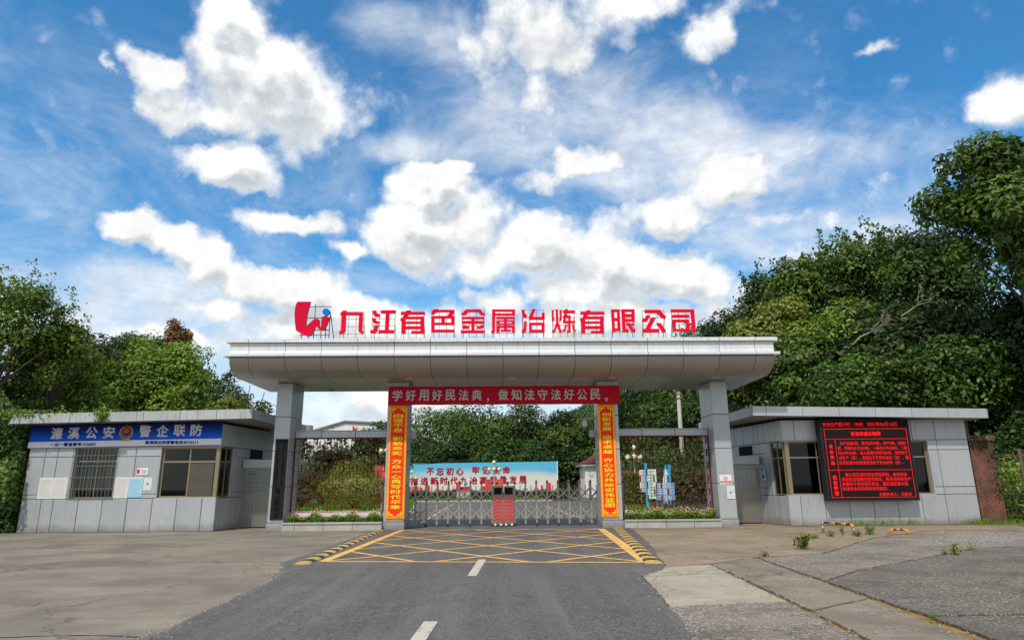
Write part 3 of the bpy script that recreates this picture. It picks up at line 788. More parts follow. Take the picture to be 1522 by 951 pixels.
# ------------------------------------------------------------------ roof characters
LY = 23.45
def cpx(crop, x, y):
    ox, sc_ = crop; return at(ox + x / sc_, 450 + y / sc_, LY)
A1, A2, A3, A4 = (495, 10.871), (635, 11.274), (770, 11.274), (905, 11.274)
A3b = (495 + 267.4, 10.95)
def rc(x0, y0, x1, y1): return [(x0, y0), (x1, y0), (x1, y1), (x0, y1)]
YOU = [rc(1097, 153, 1488, 195), [(1190, 128), (1260, 125), (1260, 155), (1175, 160)], [(1150, 190), (1228, 190), (1200, 235), (1175, 262), (1175, 300), (1092, 300), (1092, 255), (1125, 250)],
       rc(1112, 262, 1175, 500), rc(1170, 228, 1417, 270), rc(1415, 225, 1477, 497), rc(1175, 308, 1417, 345), rc(1175, 390, 1417, 432), rc(1265, 458, 1417, 497)]
CH = [('九', A1, [[(150, 200), (215, 200), (205, 460), (185, 490), (150, 505), (103, 505), (103, 462), (135, 455)], rc(125, 160, 490, 207), [(160, 132), (225, 132), (225, 165), (150, 165)],
                 [(425, 205), (487, 205), (475, 455), (500, 460), (500, 500), (460, 500), (425, 480), (413, 450)]]),
      ('江', A1, [[(632, 130), (700, 130), (715, 175), (760, 185), (760, 235), (680, 230), (655, 200)], [(627, 250), (690, 250), (700, 295), (750, 305), (750, 345), (675, 340), (645, 310)],
                 [(680, 362), (745, 362), (715, 470), (690, 490), (605, 492), (605, 448), (650, 442)], rc(778, 125, 1018, 178), [(855, 176), (918, 176), (903, 447), (840, 447)], rc(735, 445, 998, 492)]),
      ('有', A1, YOU),
      ('色', A2, [[(68, 150), (125, 108), (190, 108), (190, 165), (150, 168), (120, 200), (68, 200)], rc(188, 122, 460, 162), [(378, 160), (460, 160), (430, 210), (410, 230), (335, 230)],
                 rc(68, 225, 462, 268), rc(68, 266, 125, 495), rc(402, 266, 462, 378), rc(123, 338, 404, 378), rc(238, 266, 298, 340), rc(123, 453, 462, 495)]),
      ('金', A2, [[(572, 170), (600, 168), (650, 115), (890, 115), (930, 168), (968, 172), (968, 213), (900, 213), (855, 160), (690, 160), (650, 213), (572, 213)], rc(578, 238, 960, 278), rc(578, 308, 960, 355),
                 rc(738, 276, 795, 467), [(590, 378), (655, 378), (660, 398), (708, 398), (708, 440), (610, 440), (590, 425)], [(830, 400), (880, 398), (900, 375), (950, 375), (950, 410), (920, 440), (830, 440)], rc(563, 465, 968, 508)]),
      ('属', A2, [rc(1085, 115, 1470, 152), [(1085, 150), (1140, 150), (1137, 490), (1115, 510), (1072, 510), (1072, 475), (1088, 465)], rc(1420, 150, 1472, 218), rc(1138, 183, 1422, 218), rc(1155, 240, 1470, 278),
                 rc(1155, 300, 1215, 372), rc(1418, 300, 1470, 372), rc(1213, 300, 1420, 322), rc(1213, 350, 1420, 372), rc(1285, 276, 1338, 470), rc(1155, 395, 1470, 425), rc(1155, 423, 1210, 505), rc(1418, 423, 1470, 505), rc(1230, 455, 1405, 490)]),
      ('冶', A3, [[(55, 120), (105, 120), (120, 190), (150, 205), (150, 255), (80, 255), (65, 180)], [(100, 315), (150, 315), (138, 480), (125, 503), (60, 503), (60, 455), (92, 445)],
                 [(240, 108), (295, 108), (245, 245), (238, 290), (178, 290), (178, 245)], rc(235, 240, 445, 288), rc(397, 170, 445, 242), rc(183, 338, 445, 380), rc(183, 378, 232, 500), rc(392, 378, 445, 500), rc(230, 455, 394, 500)]),
      ('炼', A3, [[(562, 125), (598, 125), (598, 260), (610, 275), (610, 308), (565, 308)],
                 [(628, 115), (668, 115), (678, 340), (720, 460), (735, 470), (735, 495), (690, 495), (655, 400), (630, 480), (615, 500), (568, 500), (568, 465), (595, 460), (635, 330)],
                 [(700, 125), (733, 125), (733, 290), (720, 308), (688, 308), (688, 270), (700, 260)], rc(748, 138, 955, 180), [(785, 112), (832, 112), (815, 210), (797, 312), (750, 345), (750, 305)],
                 rc(750, 215, 880, 248), rc(838, 246, 880, 500), rc(750, 308, 955, 348), rc(815, 470, 840, 500), [(785, 370), (818, 370), (795, 480), (775, 488), (740, 485), (740, 460), (765, 450)],
                 [(903, 370), (940, 370), (948, 455), (968, 460), (965, 490), (925, 490), (910, 450)]]),
      ('有', A3b, YOU),
      ('限', A4, [rc(33, 115, 180, 158), [(35, 156), (85, 156), (100, 470), (105, 490), (55, 492)], [(133, 155), (180, 155), (192, 475), (145, 475)], rc(88, 265, 147, 310), rc(95, 432, 190, 475),
                 rc(205, 115, 425, 157), [(207, 155), (265, 155), (275, 440), (330, 450), (330, 492), (225, 492)], rc(375, 155, 428, 322), rc(262, 195, 380, 242), rc(265, 275, 428, 322),
                 [(285, 340), (345, 340), (400, 440), (440, 443), (440, 492), (375, 492)], [(365, 355), (425, 340), (425, 378), (375, 385)]]),
      ('公', A4, [[(595, 122), (850, 122), (870, 140), (925, 212), (950, 220), (950, 270), (890, 265), (860, 240), (805, 177), (600, 178)], [(620, 212), (690, 212), (685, 240), (640, 315), (620, 325), (555, 325), (555, 275), (600, 268)],
                 [(705, 250), (790, 250), (685, 442), (608, 442)], rc(565, 440, 842, 497), [(790, 342), (865, 345), (935, 450), (950, 455), (945, 495), (890, 495)]]),
      ('司', A4, [rc(1033, 115, 1425, 162), [(1365, 160), (1425, 160), (1452, 495), (1370, 495), (1360, 455), (1395, 455)], rc(1050, 205, 1340, 248), rc(1055, 283, 1340, 332), [(1058, 330), (1115, 330), (1120, 485), (1070, 485)],
                 [(1285, 330), (1340, 330), (1355, 485), (1300, 485)], rc(1118, 442, 1302, 485)])]
ordw = ['first', 'second', 'third', 'fourth', 'fifth', 'sixth', 'seventh', 'eighth', 'ninth', 'tenth', 'eleventh', 'last']
ROOFZ = 6.63
for ci, (ch, crop, strokes) in enumerate(CH):
    P = [[cpx(crop, *p) for p in st] for st in strokes]
    allp = [p for st in P for p in st]
    x0, x1 = min(p.x for p in allp), max(p.x for p in allp); z0, z1 = min(p.z for p in allp), max(p.z for p in allp)
    base = Vector((x0, LY, ROOFZ))
    nb = {2: 'beside the character 江', 8: 'beside the character 炼'}.get(ci, '')
    t = thing('sign_character', 'red metal roof letter %s on a thin frame, %s of the twelve %s' % (ch, ordw[ci], nb), 'sign letter', base, 'red characters standing on the gate roof')
    mb = MB()
    for si, st in enumerate(P):
        o2 = [(p.x - base.x, -.06 - .0025 * si, p.z - base.z) for p in st][::-1]
        ar = sum(o2[k][0] * o2[(k + 1) % len(o2)][2] - o2[(k + 1) % len(o2)][0] * o2[k][2] for k in range(len(o2)))
        if ar < 0: o2 = o2[::-1]
        mb.extrude(o2, Vector((0, .07, 0)), 0, 1)
    mb.obj('letter_face', ['sign_red', 'sign_edge'], t)
    fr = MB(); w = x1 - x0; h = z1 - ROOFZ; zb = z0 - ROOFZ; q = .008
    for k in range(4):
        xx = w * (.04 + .92 * k / 3)
        fr.box(xx - q, .03, 0, xx + q, .03 + 2 * q, h - .02)
    for k in range(4):
        zz = zb + (h - zb - .03) * k / 3 + .01
        fr.box(w * .04, .046 + .0, zz - q, w * .96, .046 + 2 * q, zz + q)
    fr.obj('frame', 'steel_dark', t)
    for k in (0, 1):
        xx = w * (.06 + .88 * k)
        MB().tube([(xx, .05, h * .75), (xx + .03, .55, 0)], .012, 5).obj('brace', 'rust', t)
def lpx(x, y): return at(425 + x / 12.68, 435 + y / 12.68, LY)
lg = [(240, 178), (475, 178), (440, 300), (405, 450), (385, 645), (530, 515), (560, 497), (610, 500), (640, 520), (640, 620), (650, 655), (665, 645), (690, 560), (700, 450), (760, 447), (800, 455), (825, 490), (790, 600), (740, 690), (700, 718), (650, 715),
      (610, 680), (580, 625), (530, 740), (480, 810), (440, 825), (400, 820), (300, 780), (200, 720), (178, 560), (173, 380), (190, 260), (210, 205)]
P = [lpx(*p) for p in lg]
base = Vector((min(p.x for p in P), LY, ROOFZ))
logo = thing('roof_emblem', 'tall red swoosh emblem with blue dot at the left end of the roof letters', 'emblem', base)
mb = MB(); mb.extrude([(p.x - base.x, -.08, p.z - base.z) for p in P][::-1], Vector((0, .10, 0)), 0, 1); mb.obj('emblem_face', ['logo_red', 'sign_edge'], logo)
c = lpx(765, 370) - base
mb = MB(); mb.tube([(c.x, .03, c.z), (c.x, -.09, c.z)], .13, 28); mb.obj('blue_dot', 'sign_blue', logo)
fr = MB()
for x in (.28, .72, .98, 1.15, 1.28):
    top = 1.45 if x in (.72,) else (1.15 if x > 1.1 else .95)
    fr.box(x - .012, .03, 0, x + .012, .054, top)
for z in (.06, .27, .46, .92, 1.35):
    fr.box(.2, .056, z - .012, 1.3, .08, z + .012)
fr.obj('frame', 'rust', logo)
for x in (.35, 1.3): MB().tube([(x, .06, 1.0), (x + .04, .7, 0)], .016, 5).obj('brace', 'rust', logo)

# ------------------------------------------------------------------ banner and couplets
bn = thing('banner', 'long horizontal red banner with pale slogan hung under the gateway beam', 'banner', (.1, 24.78, 4.82))
mb = MB(); n = 40
for j in range(n + 1):
    x = -4.33 + 8.78 * j / n
    w_ = .018 * math.sin(j * .9) + .012 * math.sin(j * 2.1)
    for z in (.36, -.34): mb.v.append((x, w_ * (1 if z < 0 else .3), z + .006 * math.sin(j * 1.3)))
for j in range(n): mb.f.append([2 * j + 1, 2 * j + 3, 2 * j + 2, 2 * j]); mb.mi.append(0)
cl = mb.obj('cloth', 'banner_red', bn)
m_ = cl.modifiers.new('thick', 'SOLIDIFY'); m_.thickness = .01; m_.offset = 0
mb = MB()
txt = '学好用好民法典，做知法守法好公民。'
for k, c_ in enumerate(txt):
    x = -3.98 + k * (7.98 / 16)
    if c_ in '，。':
        mb = MB(); put_text(mb, c_, x - .08, -.17, -.042, .40, .006); mb.obj('punctuation', 'silver_print', bn)
    else: fit_char(bn, 'silver_print', c_, x, 0.02, -.042, .38, .42, .022)
def couplet(x0, x1, txt, label):
    t = thing('couplet_banner', label, 'banner', ((x0 + x1) / 2, 24.86, .38), 'vertical couplet banners on the inner posts')
    w = x1 - x0; H_ = 4.10
    MB().box(-w / 2, 0, 0, w / 2, .02, H_).obj('backing', 'couplet_orange', t)
    # dotted patterned border of small tiles and inner red field
    MB().box(-w / 2 + .06, -.006, .09, w / 2 - .06, .0, H_ - .09).obj('field', 'couplet_red', t)
    bd = MB()
    for s_ in (-1, 1):
        bd.box(s_ * (w / 2 - .068) - .006, -.009, .08, s_ * (w / 2 - .068) + .006, -.001, H_ - .08)
        for k in range(64):
            z = .06 + k * .0625
            bd.poly([(s_ * (w / 2 - .035) - .016, -.003, z), (s_ * (w / 2 - .035), -.003, z - .02), (s_ * (w / 2 - .035) + .016, -.003, z), (s_ * (w / 2 - .035), -.003, z + .02)], 0)
    for z in (.085, H_ - .085): bd.box(-w / 2 + .06, -.011, z - .006, w / 2 - .06, -.002, z + .006)
    # corner scrolls
    for z0, sg in ((.16, 1), (H_ - .16, -1)):
        for s_ in (-1, 1):
            for (dx, dz, r_) in ((.14, 0, .045), (.205, -.02, .035), (.12, .07, .03), (.255, -.02, .02)):
                cx_, cz_ = s_ * (w / 2 - dx), z0 + sg * dz
                bd.poly([(cx_ + r_ * math.cos(q * math.pi / 4), -.012, cz_ - r_ * .7 * math.sin(q * math.pi / 4)) for q in range(8)][::-1])
    bd.obj('border', 'yellow_print', t)
    mb = MB()
    groups = txt.split(' ')
    tot = sum(len(g_) for g_ in groups); gapz = .13
    ch_ = (H_ - .62 - gapz * (len(groups) - 1)) / tot
    z = H_ - .30
    for g_ in groups:
        for c_ in g_:
            fit_char(t, 'yellow_print', c_, 0, z - ch_ / 2, -.012, w * .56, ch_ * .80, .018)
            z -= ch_
        z -= gapz
couplet(-4.17, -3.50, '自强不息 勤勉务实 万众一心再写时代华章', 'red and yellow vertical couplet banner on the inner post left of the sliding gate')
couplet(3.69, 4.32, '创新发展 追求卓越 齐心协力共绘宏伟蓝图', 'red and yellow vertical couplet banner on the inner post right of the sliding gate')
# plaque on the outer left post
pq = thing('wall_plaque', 'tall black vertical name plaque fixed to the outer left gate post', 'plaque', (-8.12, 24.88, .38))
MB().box(-.23, -.02, 0, .23, .018, 2.88).obj('board', 'black_plaque', pq)
mb = MB()
for k, c_ in enumerate('九江有色金属冶炼有限公司'): put_text(mb, c_, -.11, 2.72 - k * .135, -.022, .13, .002)
for k, c_ in enumerate('濂溪区公安局新港派出所'): put_text(mb, c_, .10, 2.72 - k * .147, -.022, .13, .002)
for k, c_ in enumerate('警企联防点'): put_text(mb, c_, 0, 1.02 - k * .215, -.022, .21, .004)
mb.obj('lettering', 'plaque_print', pq)

# notices
def notice(x, z, w, h, Y, mat, label, lines='grey_print', head=None, nl=18, foot=None, disc=None, text=None, name='paper_notice'):
    t = thing(name, label, 'notice', (x, Y, z))
    MB().box(0, -.006, 0, w, 0.008, h).obj('sheet', mat, t)
    mb = MB(); rnd = random.Random(int(x * 100))
    top = h - (.10 * h if head else .06 * h)
    for k in range(nl):
        zz = top - (top - .06 * h) * (k + 1) / (nl + .5)
        xx = w * .08
        while xx < w * .9:
            ww = rnd.uniform(.02, .07)
            if xx + ww > w * .93: break
            mb.poly([(xx, -.0075, zz), (xx + ww, -.0075, zz), (xx + ww, -.0075, zz + h * .008), (xx, -.0075, zz + h * .008)]); xx += ww + .012
    if nl: mb.obj('print', lines, t)
    if head: MB().box(w * .0 + .004, -.009, h * .925, w - .004, -.0065, h - .004).obj('heading', head, t)
    if foot: MB().box(.004, -.009, .004, w - .004, -.0065, h * .05).obj('footer', foot, t)
    if disc: MB().tube([(w * .5, -.010, h * .5), (w * .5, -.006, h * .5)], min(w, h) * .16, 14).obj('print', disc, t)
    return t
WY = PY0 - .004
notice(-16.80, 1.18, .50, .74, WY, 'paper', 'white typed notice sheet left of the barred window, further from it', nl=26)
notice(-16.29, 1.18, .50, .74, WY, 'paper', 'white typed notice sheet left of the barred window, touching its edge', nl=26)
notice(-14.07, 1.18, .50, .74, WY, 'paper', 'white typed notice sheet just right of the barred window', nl=26)
notice(-13.56, 1.18, .50, .74, WY, 'paper_blue', 'pale blue notice sheet beside the white one between the windows', lines='cyan', head='paper', foot='cyan', nl=22)
notice(-13.04, 1.46, .30, .43, WY, 'paper', 'small white notice with blue round mark right of the blue sheet', lines='cyan', nl=4, disc='cyan')
t = notice(-13.36, 1.98, .45, .31, WY, 'white', 'purple bordered identity card notice above the blue sheet', lines='red_print', head='purple', nl=0)
MB().box(.03, -.009, .06, .13, -.007, .22).obj('portrait', 'red_print', t)
mb = MB()
for k in range(4): mb.box(.18, -.009, .06 + k * .045, .40 - .03 * (k % 2), -.0075, .072 + k * .045)
mb.box(0, -.0095, 0, .45, -.0068, .012); mb.box(0, -.0095, 0, .010, -.0068, .31); mb.box(.44, -.0095, 0, .45, -.0068, .31)
mb.obj('print', 'purple', t)
# notices on the outer right post
PW_ = PY0 - .006
p = at(1067, 713, PY0)
t = notice(8.13, 1.47, .45, .37, PW_, 'white', 'white warning sign with red ring and red band on the outer right gate post', nl=0, name='warning_sign')
MB().box(.005, -.010, .10, .445, -.0065, .145).obj('band', 'red_print', t)
mb = MB()
for q in range(16):
    a1, a2 = q * math.pi / 8, (q + 1) * math.pi / 8
    mb.poly([(.225 + r_ * math.cos(a_), -.010, .235 + r_ * math.sin(a_)) for r_, a_ in ((.05, a1), (.07, a1), (.07, a2), (.05, a2))][::-1])
mb.box(.18, -.011, .228, .27, -.009, .242); mb.obj('ring', 'red_print', t)
mb = MB(); put_text(mb, '进入厂区禁止吸烟', .225, .05, -.0095, .048, .001); mb.obj('print', 'joint', t)
t = notice(8.36, .98, .29, .46, PW_ - .012, 'paper', 'white paper notice with pale blue print below the warning sign on the right post', lines='cyan', nl=3, disc='cyan')

# ------------------------------------------------------------------ lattice screens
def lattice(x0, x1, label, flip):
    t = thing('lattice_screen', label, 'lattice screen', (x0, 25.6, .60), 'red lattice screens between gate posts')
    w = x1 - x0; H_ = 2.74; s = .035
    fr = MB().box(0, -.03, 0, s, .03, H_).box(w - s, -.03, 0, w, .03, H_).box(s, -.03, H_ - s * 1.3, w - s, .03, H_).box(s, -.03, 0, w - s, .03, s * .6)
    fr.obj('frame', 'red_paint', t)
    nr = 11; rh = (H_ - s * 2) / nr; sx = .262
    nv = int(w / sx)
    vb = MB().box(-.006, -.006, 0, .006, .006, H_ - .04).mesh('bar', 'red_paint')
    hb = MB().box(0, -.0075, -.006, w - 2 * s, .0075, .006).mesh('rail', 'red_paint')
    tb = MB().box(-.022, -.024, 0, .022, .024, rh * .92).mesh('block', 'red_paint')
    cb = MB().box(0, -.009, -.006, sx * .48, .009, .006).mesh('crossbar', 'red_paint')
    for k in range(1, nv + 1):
        if k * sx < w - s: link('bar', vb, t, Matrix.Translation((k * sx - .07, 0, .02)))
    for r_ in range(1, nr):
        link('rail', hb, t, Matrix.Translation((s, 0, s + r_ * rh)))
    for r_ in range(nr):
        for k in range(nv // 2 + 1):
            x = (2 * k + (1 if r_ % 2 else 0)) * sx + sx * .5 - .07 + sx
            if x > w - .06: continue
            link('block', tb, t, Matrix.Translation((x, 0, s + r_ * rh + .01)))
            link('crossbar', cb, t, Matrix.Translation((x - sx * .5 if (r_ % 4) < 2 else x + .01, 0, s + (r_ + .5) * rh)))
    return t
lattice(-7.86, -4.27, 'red painted lattice screen between the two left gate posts', 0)
lattice(4.48, 8.04, 'red painted lattice screen between the two right gate posts', 1)

# planters
def planter(x0, x1, label, flowl):
    t = thing('stone_planter', label, 'planter', (x0, 24.72, 0), 'low stone planters under the lattice screens')
    w = x1 - x0; n = 4
    core = MB().box(.03, .06, 0, w - .03, .75, .20).obj('body', 'mortar', t)
    us = [0, w * .13, w * .42, w * .71, w]
    for k in range(4):
        bow = lambda u: -.10 * math.sin(math.pi * u / w)
        a_, b_ = us[k] + .008, us[k + 1] - .008
        MB().hexa([(a_, bow(a_), 0), (b_, bow(b_), 0), (b_, .15, 0), (a_, .15, 0)], [(a_, bow(a_), .225), (b_, bow(b_), .225), (b_, .15, .225), (a_, .15, .225)]).obj('stone', 'stone_light', t)
        MB().hexa([(a_, bow(a_) - .035, .23), (b_, bow(b_) - .035, .23), (b_, .17, .23), (a_, .17, .23)], [(a_, bow(a_) - .035, .285), (b_, bow(b_) - .035, .285), (b_, .17, .285), (a_, .17, .285)]).obj('coping', 'stone_light', t)
    MB().box(.02, .17, .20, w - .02, .80, .25).obj('soil', 'earth', t)
    return t
planter(-7.85, -4.28, 'low pale stone flower planter under the left lattice screen', '')
planter(4.49, 8.03, 'low pale stone flower planter under the right lattice screen', '')

# ------------------------------------------------------------------ retractable gate
GY = 26.6
def gate_half(x0, x1, label, n, wheels_at):
    """n bays from x0 to x1"""
    t = thing('folding_gate', label, 'gate', (x0, GY, 0), 'retractable steel gate halves closing the road')
    L_ = x1 - x0; b = L_ / n
    up = MB().box(-.028, -.16, .08, .028, -.11, 1.70).mesh('upright', 'gate_steel')
    up2 = MB().box(-.028, .11, .08, .028, .16, 1.70).mesh('upright', 'gate_steel')
    cp = MB().box(-.032, -.164, 1.58, .032, -.106, 1.68).mesh('red_band', 'red_print')
    cpt = MB().ball((0, -.13, 1.70), .028, 8, 4).mesh('finial', 'gate_steel', True)
    md = MB().box(-.032, -.164, .96, .032, -.106, 1.05).mesh('red_band', 'red_print')
    sc_ = MB().tube([(0, -.13, .12), (0, -.13, 1.52)], .018, 6).mesh('slim_upright', 'gate_steel', True)
    wh = MB().tube([(-.035, -.13, .055), (.035, -.13, .055)], .055, 10).mesh('wheel', 'rubber')
    ft = MB().box(-.04, -.18, .05, .04, -.08, .12).mesh('foot', 'rust')
    bar = {}
    for k in range(n + 1):
        x = k * b
        link('upright', up, t, Matrix.Translation((x, 0, 0))); link('upright', up2, t, Matrix.Translation((x, 0, 0)))
        link('red_band', cp, t, Matrix.Translation((x, 0, 0))); link('red_band', md, t, Matrix.Translation((x, 0, 0)))
        link('finial', cpt, t, Matrix.Translation((x, 0, 0)))
        if k % 2 == wheels_at:
            link('wheel', wh, t, Matrix.Translation((x, 0, 0))); link('foot', ft, t, Matrix.Translation((x, 0, 0)))
        if k < n:
            link('slim_upright', sc_, t, Matrix.Translation((x + b / 2, 0, 0)))
    h = b / 2
    for zc in (.48, 1.22):
        a1 = MB().hexa([(0, -.175, -.20 - .026), (b, -.175, .20 - .026), (b, -.155, .20 - .026), (0, -.155, -.20 - .026)], [(0, -.175, -.20 + .026), (b, -.175, .20 + .026), (b, -.155, .20 + .026), (0, -.155, -.20 + .026)]).mesh('cross_bar', 'gate_steel')
        a2 = MB().hexa([(0, -.197, .20 - .026), (b, -.197, -.20 - .026), (b, -.178, -.20 - .026), (0, -.178, .20 - .026)], [(0, -.197, .20 + .026), (b, -.197, -.20 + .026), (b, -.178, -.20 + .026), (0, -.178, .20 + .026)]).mesh('cross_bar', 'gate_steel')
        for k in range(n):
            link('cross_bar', a1, t, Matrix.Translation((k * b, 0, zc))); link('cross_bar', a2, t, Matrix.Translation((k * b, 0, zc)))
            link('cross_bar', a1, t, Matrix.Translation((k * b, .31, zc)))
    return t
gate_half(-4.62, -.32, 'folding stainless steel gate left half, from left post to the red chevron boxes', 10, 0)
gate_half(.55, 4.81, 'folding stainless steel gate right half, from the red chevron boxes to right post', 10, 0)
def head(x0, label):
    t = thing('gate_motor', label, 'gate motor', (x0, GY, 0), 'chevron gate motor boxes in the middle of the gate')
    w = .40
    MB().box(0, -.24, .08, w, .16, 1.50).obj('body', 'door_steel', t)
    MB().box(.025, -.252, 1.15, w - .025, -.238, 1.46).obj('screen_frame', 'steel_dark', t)
    MB().box(.045, -.258, 1.18, w - .045, -.25, 1.44).obj('screen', 'led_black', t)
    ch = MB(); hw = w / 2
    for k in range(7):
        z = .24 + k * .128
        ch.poly([(.02, -.2425, z - .06), (hw, -.2425, z + .02), (hw, -.2425, z + .076), (.02, -.2425, z - .004)])
        ch.poly([(hw, -.2425, z + .02), (w - .02, -.2425, z - .06), (w - .02, -.2425, z - .004), (hw, -.2425, z + .076)])
    ch.obj('chevrons', 'stripe_red', t)
    for x in (.09, .31):
        wl = MB(); wl.tube([(x - .03, -.2, .07), (x + .03, -.2, .07)], .07, 12); wl.obj('wheel', 'rubber', t)
        wl = MB(); wl.tube([(x, -.275, .07), (x, -.262, .07)], .045, 10); wl.obj('hub', 'white', t)
    MB().tube([(hw - .04, -.1, 1.5), (hw - .04, -.1, 1.56)], .045, 12).obj('lamp_base', 'yellow_print', t)
    MB().tube([(hw - .04, -.1, 1.56), (hw - .04, -.1, 1.65), (hw - .04, -.1, 1.67)], [.045, .045, .02], 12).obj('beacon', 'red_print', t)
head(-.30, 'steel gate motor box with red chevrons and beacon, left one of the pair')
head(.12, 'steel gate motor box with red chevrons and beacon, right one of the pair')

# ------------------------------------------------------------------ guard houses
def window_unit(parent, O, U, w, h, cols, transom, mats='bronze', glassm='glass_dark', fr=.05, depth=.06, name='window', inner=True):
    """framed window on the plane through O along U (Z up); outward normal = U x Z"""
    U = Vector(U).normalized(); V = Vector((0, 0, 1)); N = U.cross(V)
    rot = Matrix((U, V, N)).transposed().to_4x4()
    f = MB()
    f.box(0, 0, -depth, w, fr, 0).box(0, h - fr, -depth, w, h, 0).box(0, fr, -depth, fr, h - fr, 0).box(w - fr, fr, -depth, w, h - fr, 0)
    wn = f.obj(name, mats, parent); wn.matrix_local = Matrix.Translation(Vector(O)) @ rot
    b = MB(); xs_ = [fr + (w - 2 * fr) * c_ for c_ in cols]
    if transom: b.box(fr, transom - fr * .5, -depth * .8, w - fr, transom + fr * .5, .004)
    for x in xs_[1:-1]: b.box(x - fr * .4, fr, -depth * .8, x + fr * .4, h - fr, .002 if not transom else -.002)
    b.obj('mullion', mats, wn)
    zs_ = [fr, transom, h - fr] if transom else [fr, h - fr]
    for i in range(len(xs_) - 1):
        for j in range(len(zs_) - 1):
            MB().box(xs_[i], zs_[j], -depth * .55, xs_[i + 1], zs_[j + 1], -depth * .55 + .006).obj('pane', glassm, wn)
    return wn

def guard_house(side):
    s = side      # -1 left, +1 right
    if s < 0:
        h = thing('guard_house', 'silver panelled guard house left of the gate under a blue police sign', 'building', (-13.9, PY0, 0), 'silver guard houses beside the gate')
        WX0, WX1 = -17.35, -10.36
        SX = -10.12
    else:
        h = thing('guard_house', 'silver panelled guard house right of the gate behind a red text display', 'building', (14.2, PY0, 0), 'silver guard houses beside the gate')
        WX0, WX1 = 10.64, 17.70
        SX = 10.33
    L = Vector(h.location)
    def lc(x, y, z): return (x - L.x, y - L.y, z - L.z)
    WH = 3.84
    SILL, HEAD = 1.17, 3.00
    if s > 0: SILL, HEAD = 1.08, 3.05
    wf = MB()
    T = .22; y0 = PY0 + .03; y1 = PY0 + T
    # solid front wall with openings
    if s < 0:
        ops = [(-15.68, -14.12), (-12.54, WX1)]
    else:
        ops = [(WX0, 16.15)]
    x = WX0
    wf.box(*lc(WX0 + .03, y0, 0), *lc(WX1 - .03, y1, SILL - .012))
    wf.box(*lc(WX0 + .03, y0, HEAD + .012), *lc(WX1 - .03, y1, WH))
    cur = WX0 + .03
    for a_, b_ in ops:
        if a_ > cur + .01: wf.box(*lc(cur, y0, SILL - .012), *lc(a_ - .02, y1, HEAD + .012))
        cur = b_ + .02
    if cur < WX1 - .03: wf.box(*lc(cur, y0, SILL - .012), *lc(WX1 - .03, y1, HEAD + .012))
    front = wf.obj('wall', 'joint', h)
    O = lc(WX0, y0, 0)
    skip = [(a_ - WX0, b_ - WX0, SILL, HEAD) for a_, b_ in ops]
    if s < 0:
        low = [v - WX0 for v in (WX0, -16.63, -16.2, -15.31, -14.44, -13.55, -12.65, -11.77, -10.86, WX1)]
        panels(front, O, (1, 0, 0), (0, 0, 1), low, [0, SILL - .0], 'panel')
        for seg, b0, b1 in ((( WX0, -16.75, -16.3, -15.68), 0, 0), ((-14.12, -13.45, -12.54), 0, 0)):
            panels(front, O, (1, 0, 0), (0, 0, 1), [v - WX0 for v in seg], [SILL, 1.32, 2.66, HEAD + .02], 'panel')
        panels(front, O, (1, 0, 0), (0, 0, 1), [v - WX0 for v in (WX0, -15.68, -14.12, -12.54, WX1)], [HEAD + .02, WH], 'panel')
    else:
        low = [v - WX0 for v in (WX0, 11.08, 11.98, 12.88, 13.78, 14.68, 15.60, 16.50, WX1)]
        panels(front, O, (1, 0, 0), (0, 0, 1), low, [0, SILL], 'panel')
        panels(front, O, (1, 0, 0), (0, 0, 1), [v - WX0 for v in (16.15, 16.50, WX1)], [SILL, 1.35, 2.70, HEAD + .02], 'panel')
        panels(front, O, (1, 0, 0), (0, 0, 1), [v - WX0 for v in (WX0, 11.12, 12.0, 12.9, 13.8, 14.7, 15.60, 16.50, WX1)], [HEAD + .02, WH], 'panel')
    # opening reveals
    def reveal(x0, x1, dpt=.24, left=True, right=True):
        r_ = MB()
        r_.box(*lc(x0 - .018, y0 - .028, SILL - .012), *lc(x1 + .018, y0 + dpt, SILL + .012))
        r_.box(*lc(x0 - .018, y0 - .026, HEAD - .010), *lc(x1 + .018, y0 + dpt, HEAD + .012))
        if left: r_.box(*lc(x0 - .018, y0 - .027, SILL + .012), *lc(x0 + .010, y0 + dpt, HEAD - .010))
        if right: r_.box(*lc(x1 - .010, y0 - .027, SILL + .012), *lc(x1 + .018, y0 + dpt, HEAD - .010))
        r_.obj('reveal', 'panel', front)
    # side wall facing the passage, angled a little
    cx, cy = (WX1 if s < 0 else WX0), PY0
    A = Vector((cx, cy, 0)); B = Vector((SX, 26.95, 0)); C_ = Vector((SX + .02 * -s, 30.5, 0))
    bay0, bay1 = 0.03, .95                 # corner window extent along the side
    d = (B - A).normalized(); nin = Vector((-d.y, d.x, 0)) if s < 0 else Vector((d.y, -d.x, 0))
    Ls = (B - A).length
    sw = MB()
    def sidebox(u0, u1, z0, z1, t0=.03, t1=.22):
        p0, p1 = A + d * u0, A + d * u1
        q = [p0 + nin * t0, p1 + nin * t0, p1 + nin * t1, p0 + nin * t1]
        if s < 0: pass
        else: q = [q[3], q[2], q[1], q[0]]
        sw.hexa([tuple(v - L + Vector((0, 0, z0))) for v in q], [tuple(v - L + Vector((0, 0, z1))) for v in q])
    sidebox(.0 + .2, Ls + 3.4, 0, SILL - .012); sidebox(.2, Ls + 3.4, HEAD + .012, WH)
    sidebox(bay1 + .30, Ls + 3.4, SILL - .012, HEAD + .012)
    side_w = sw.obj('wall', 'joint', h)
    if s < 0: OO, UU = A, d
    else: OO, UU = A + d * (Ls + 3.4), -d
    OOb = OO + nin * .03
    tot = Ls + 3.4
    def su(vals):
        return sorted(v if s < 0 else tot - v for v in vals)
    smw = (1.92, 2.62)        # small opening high up beside the door header
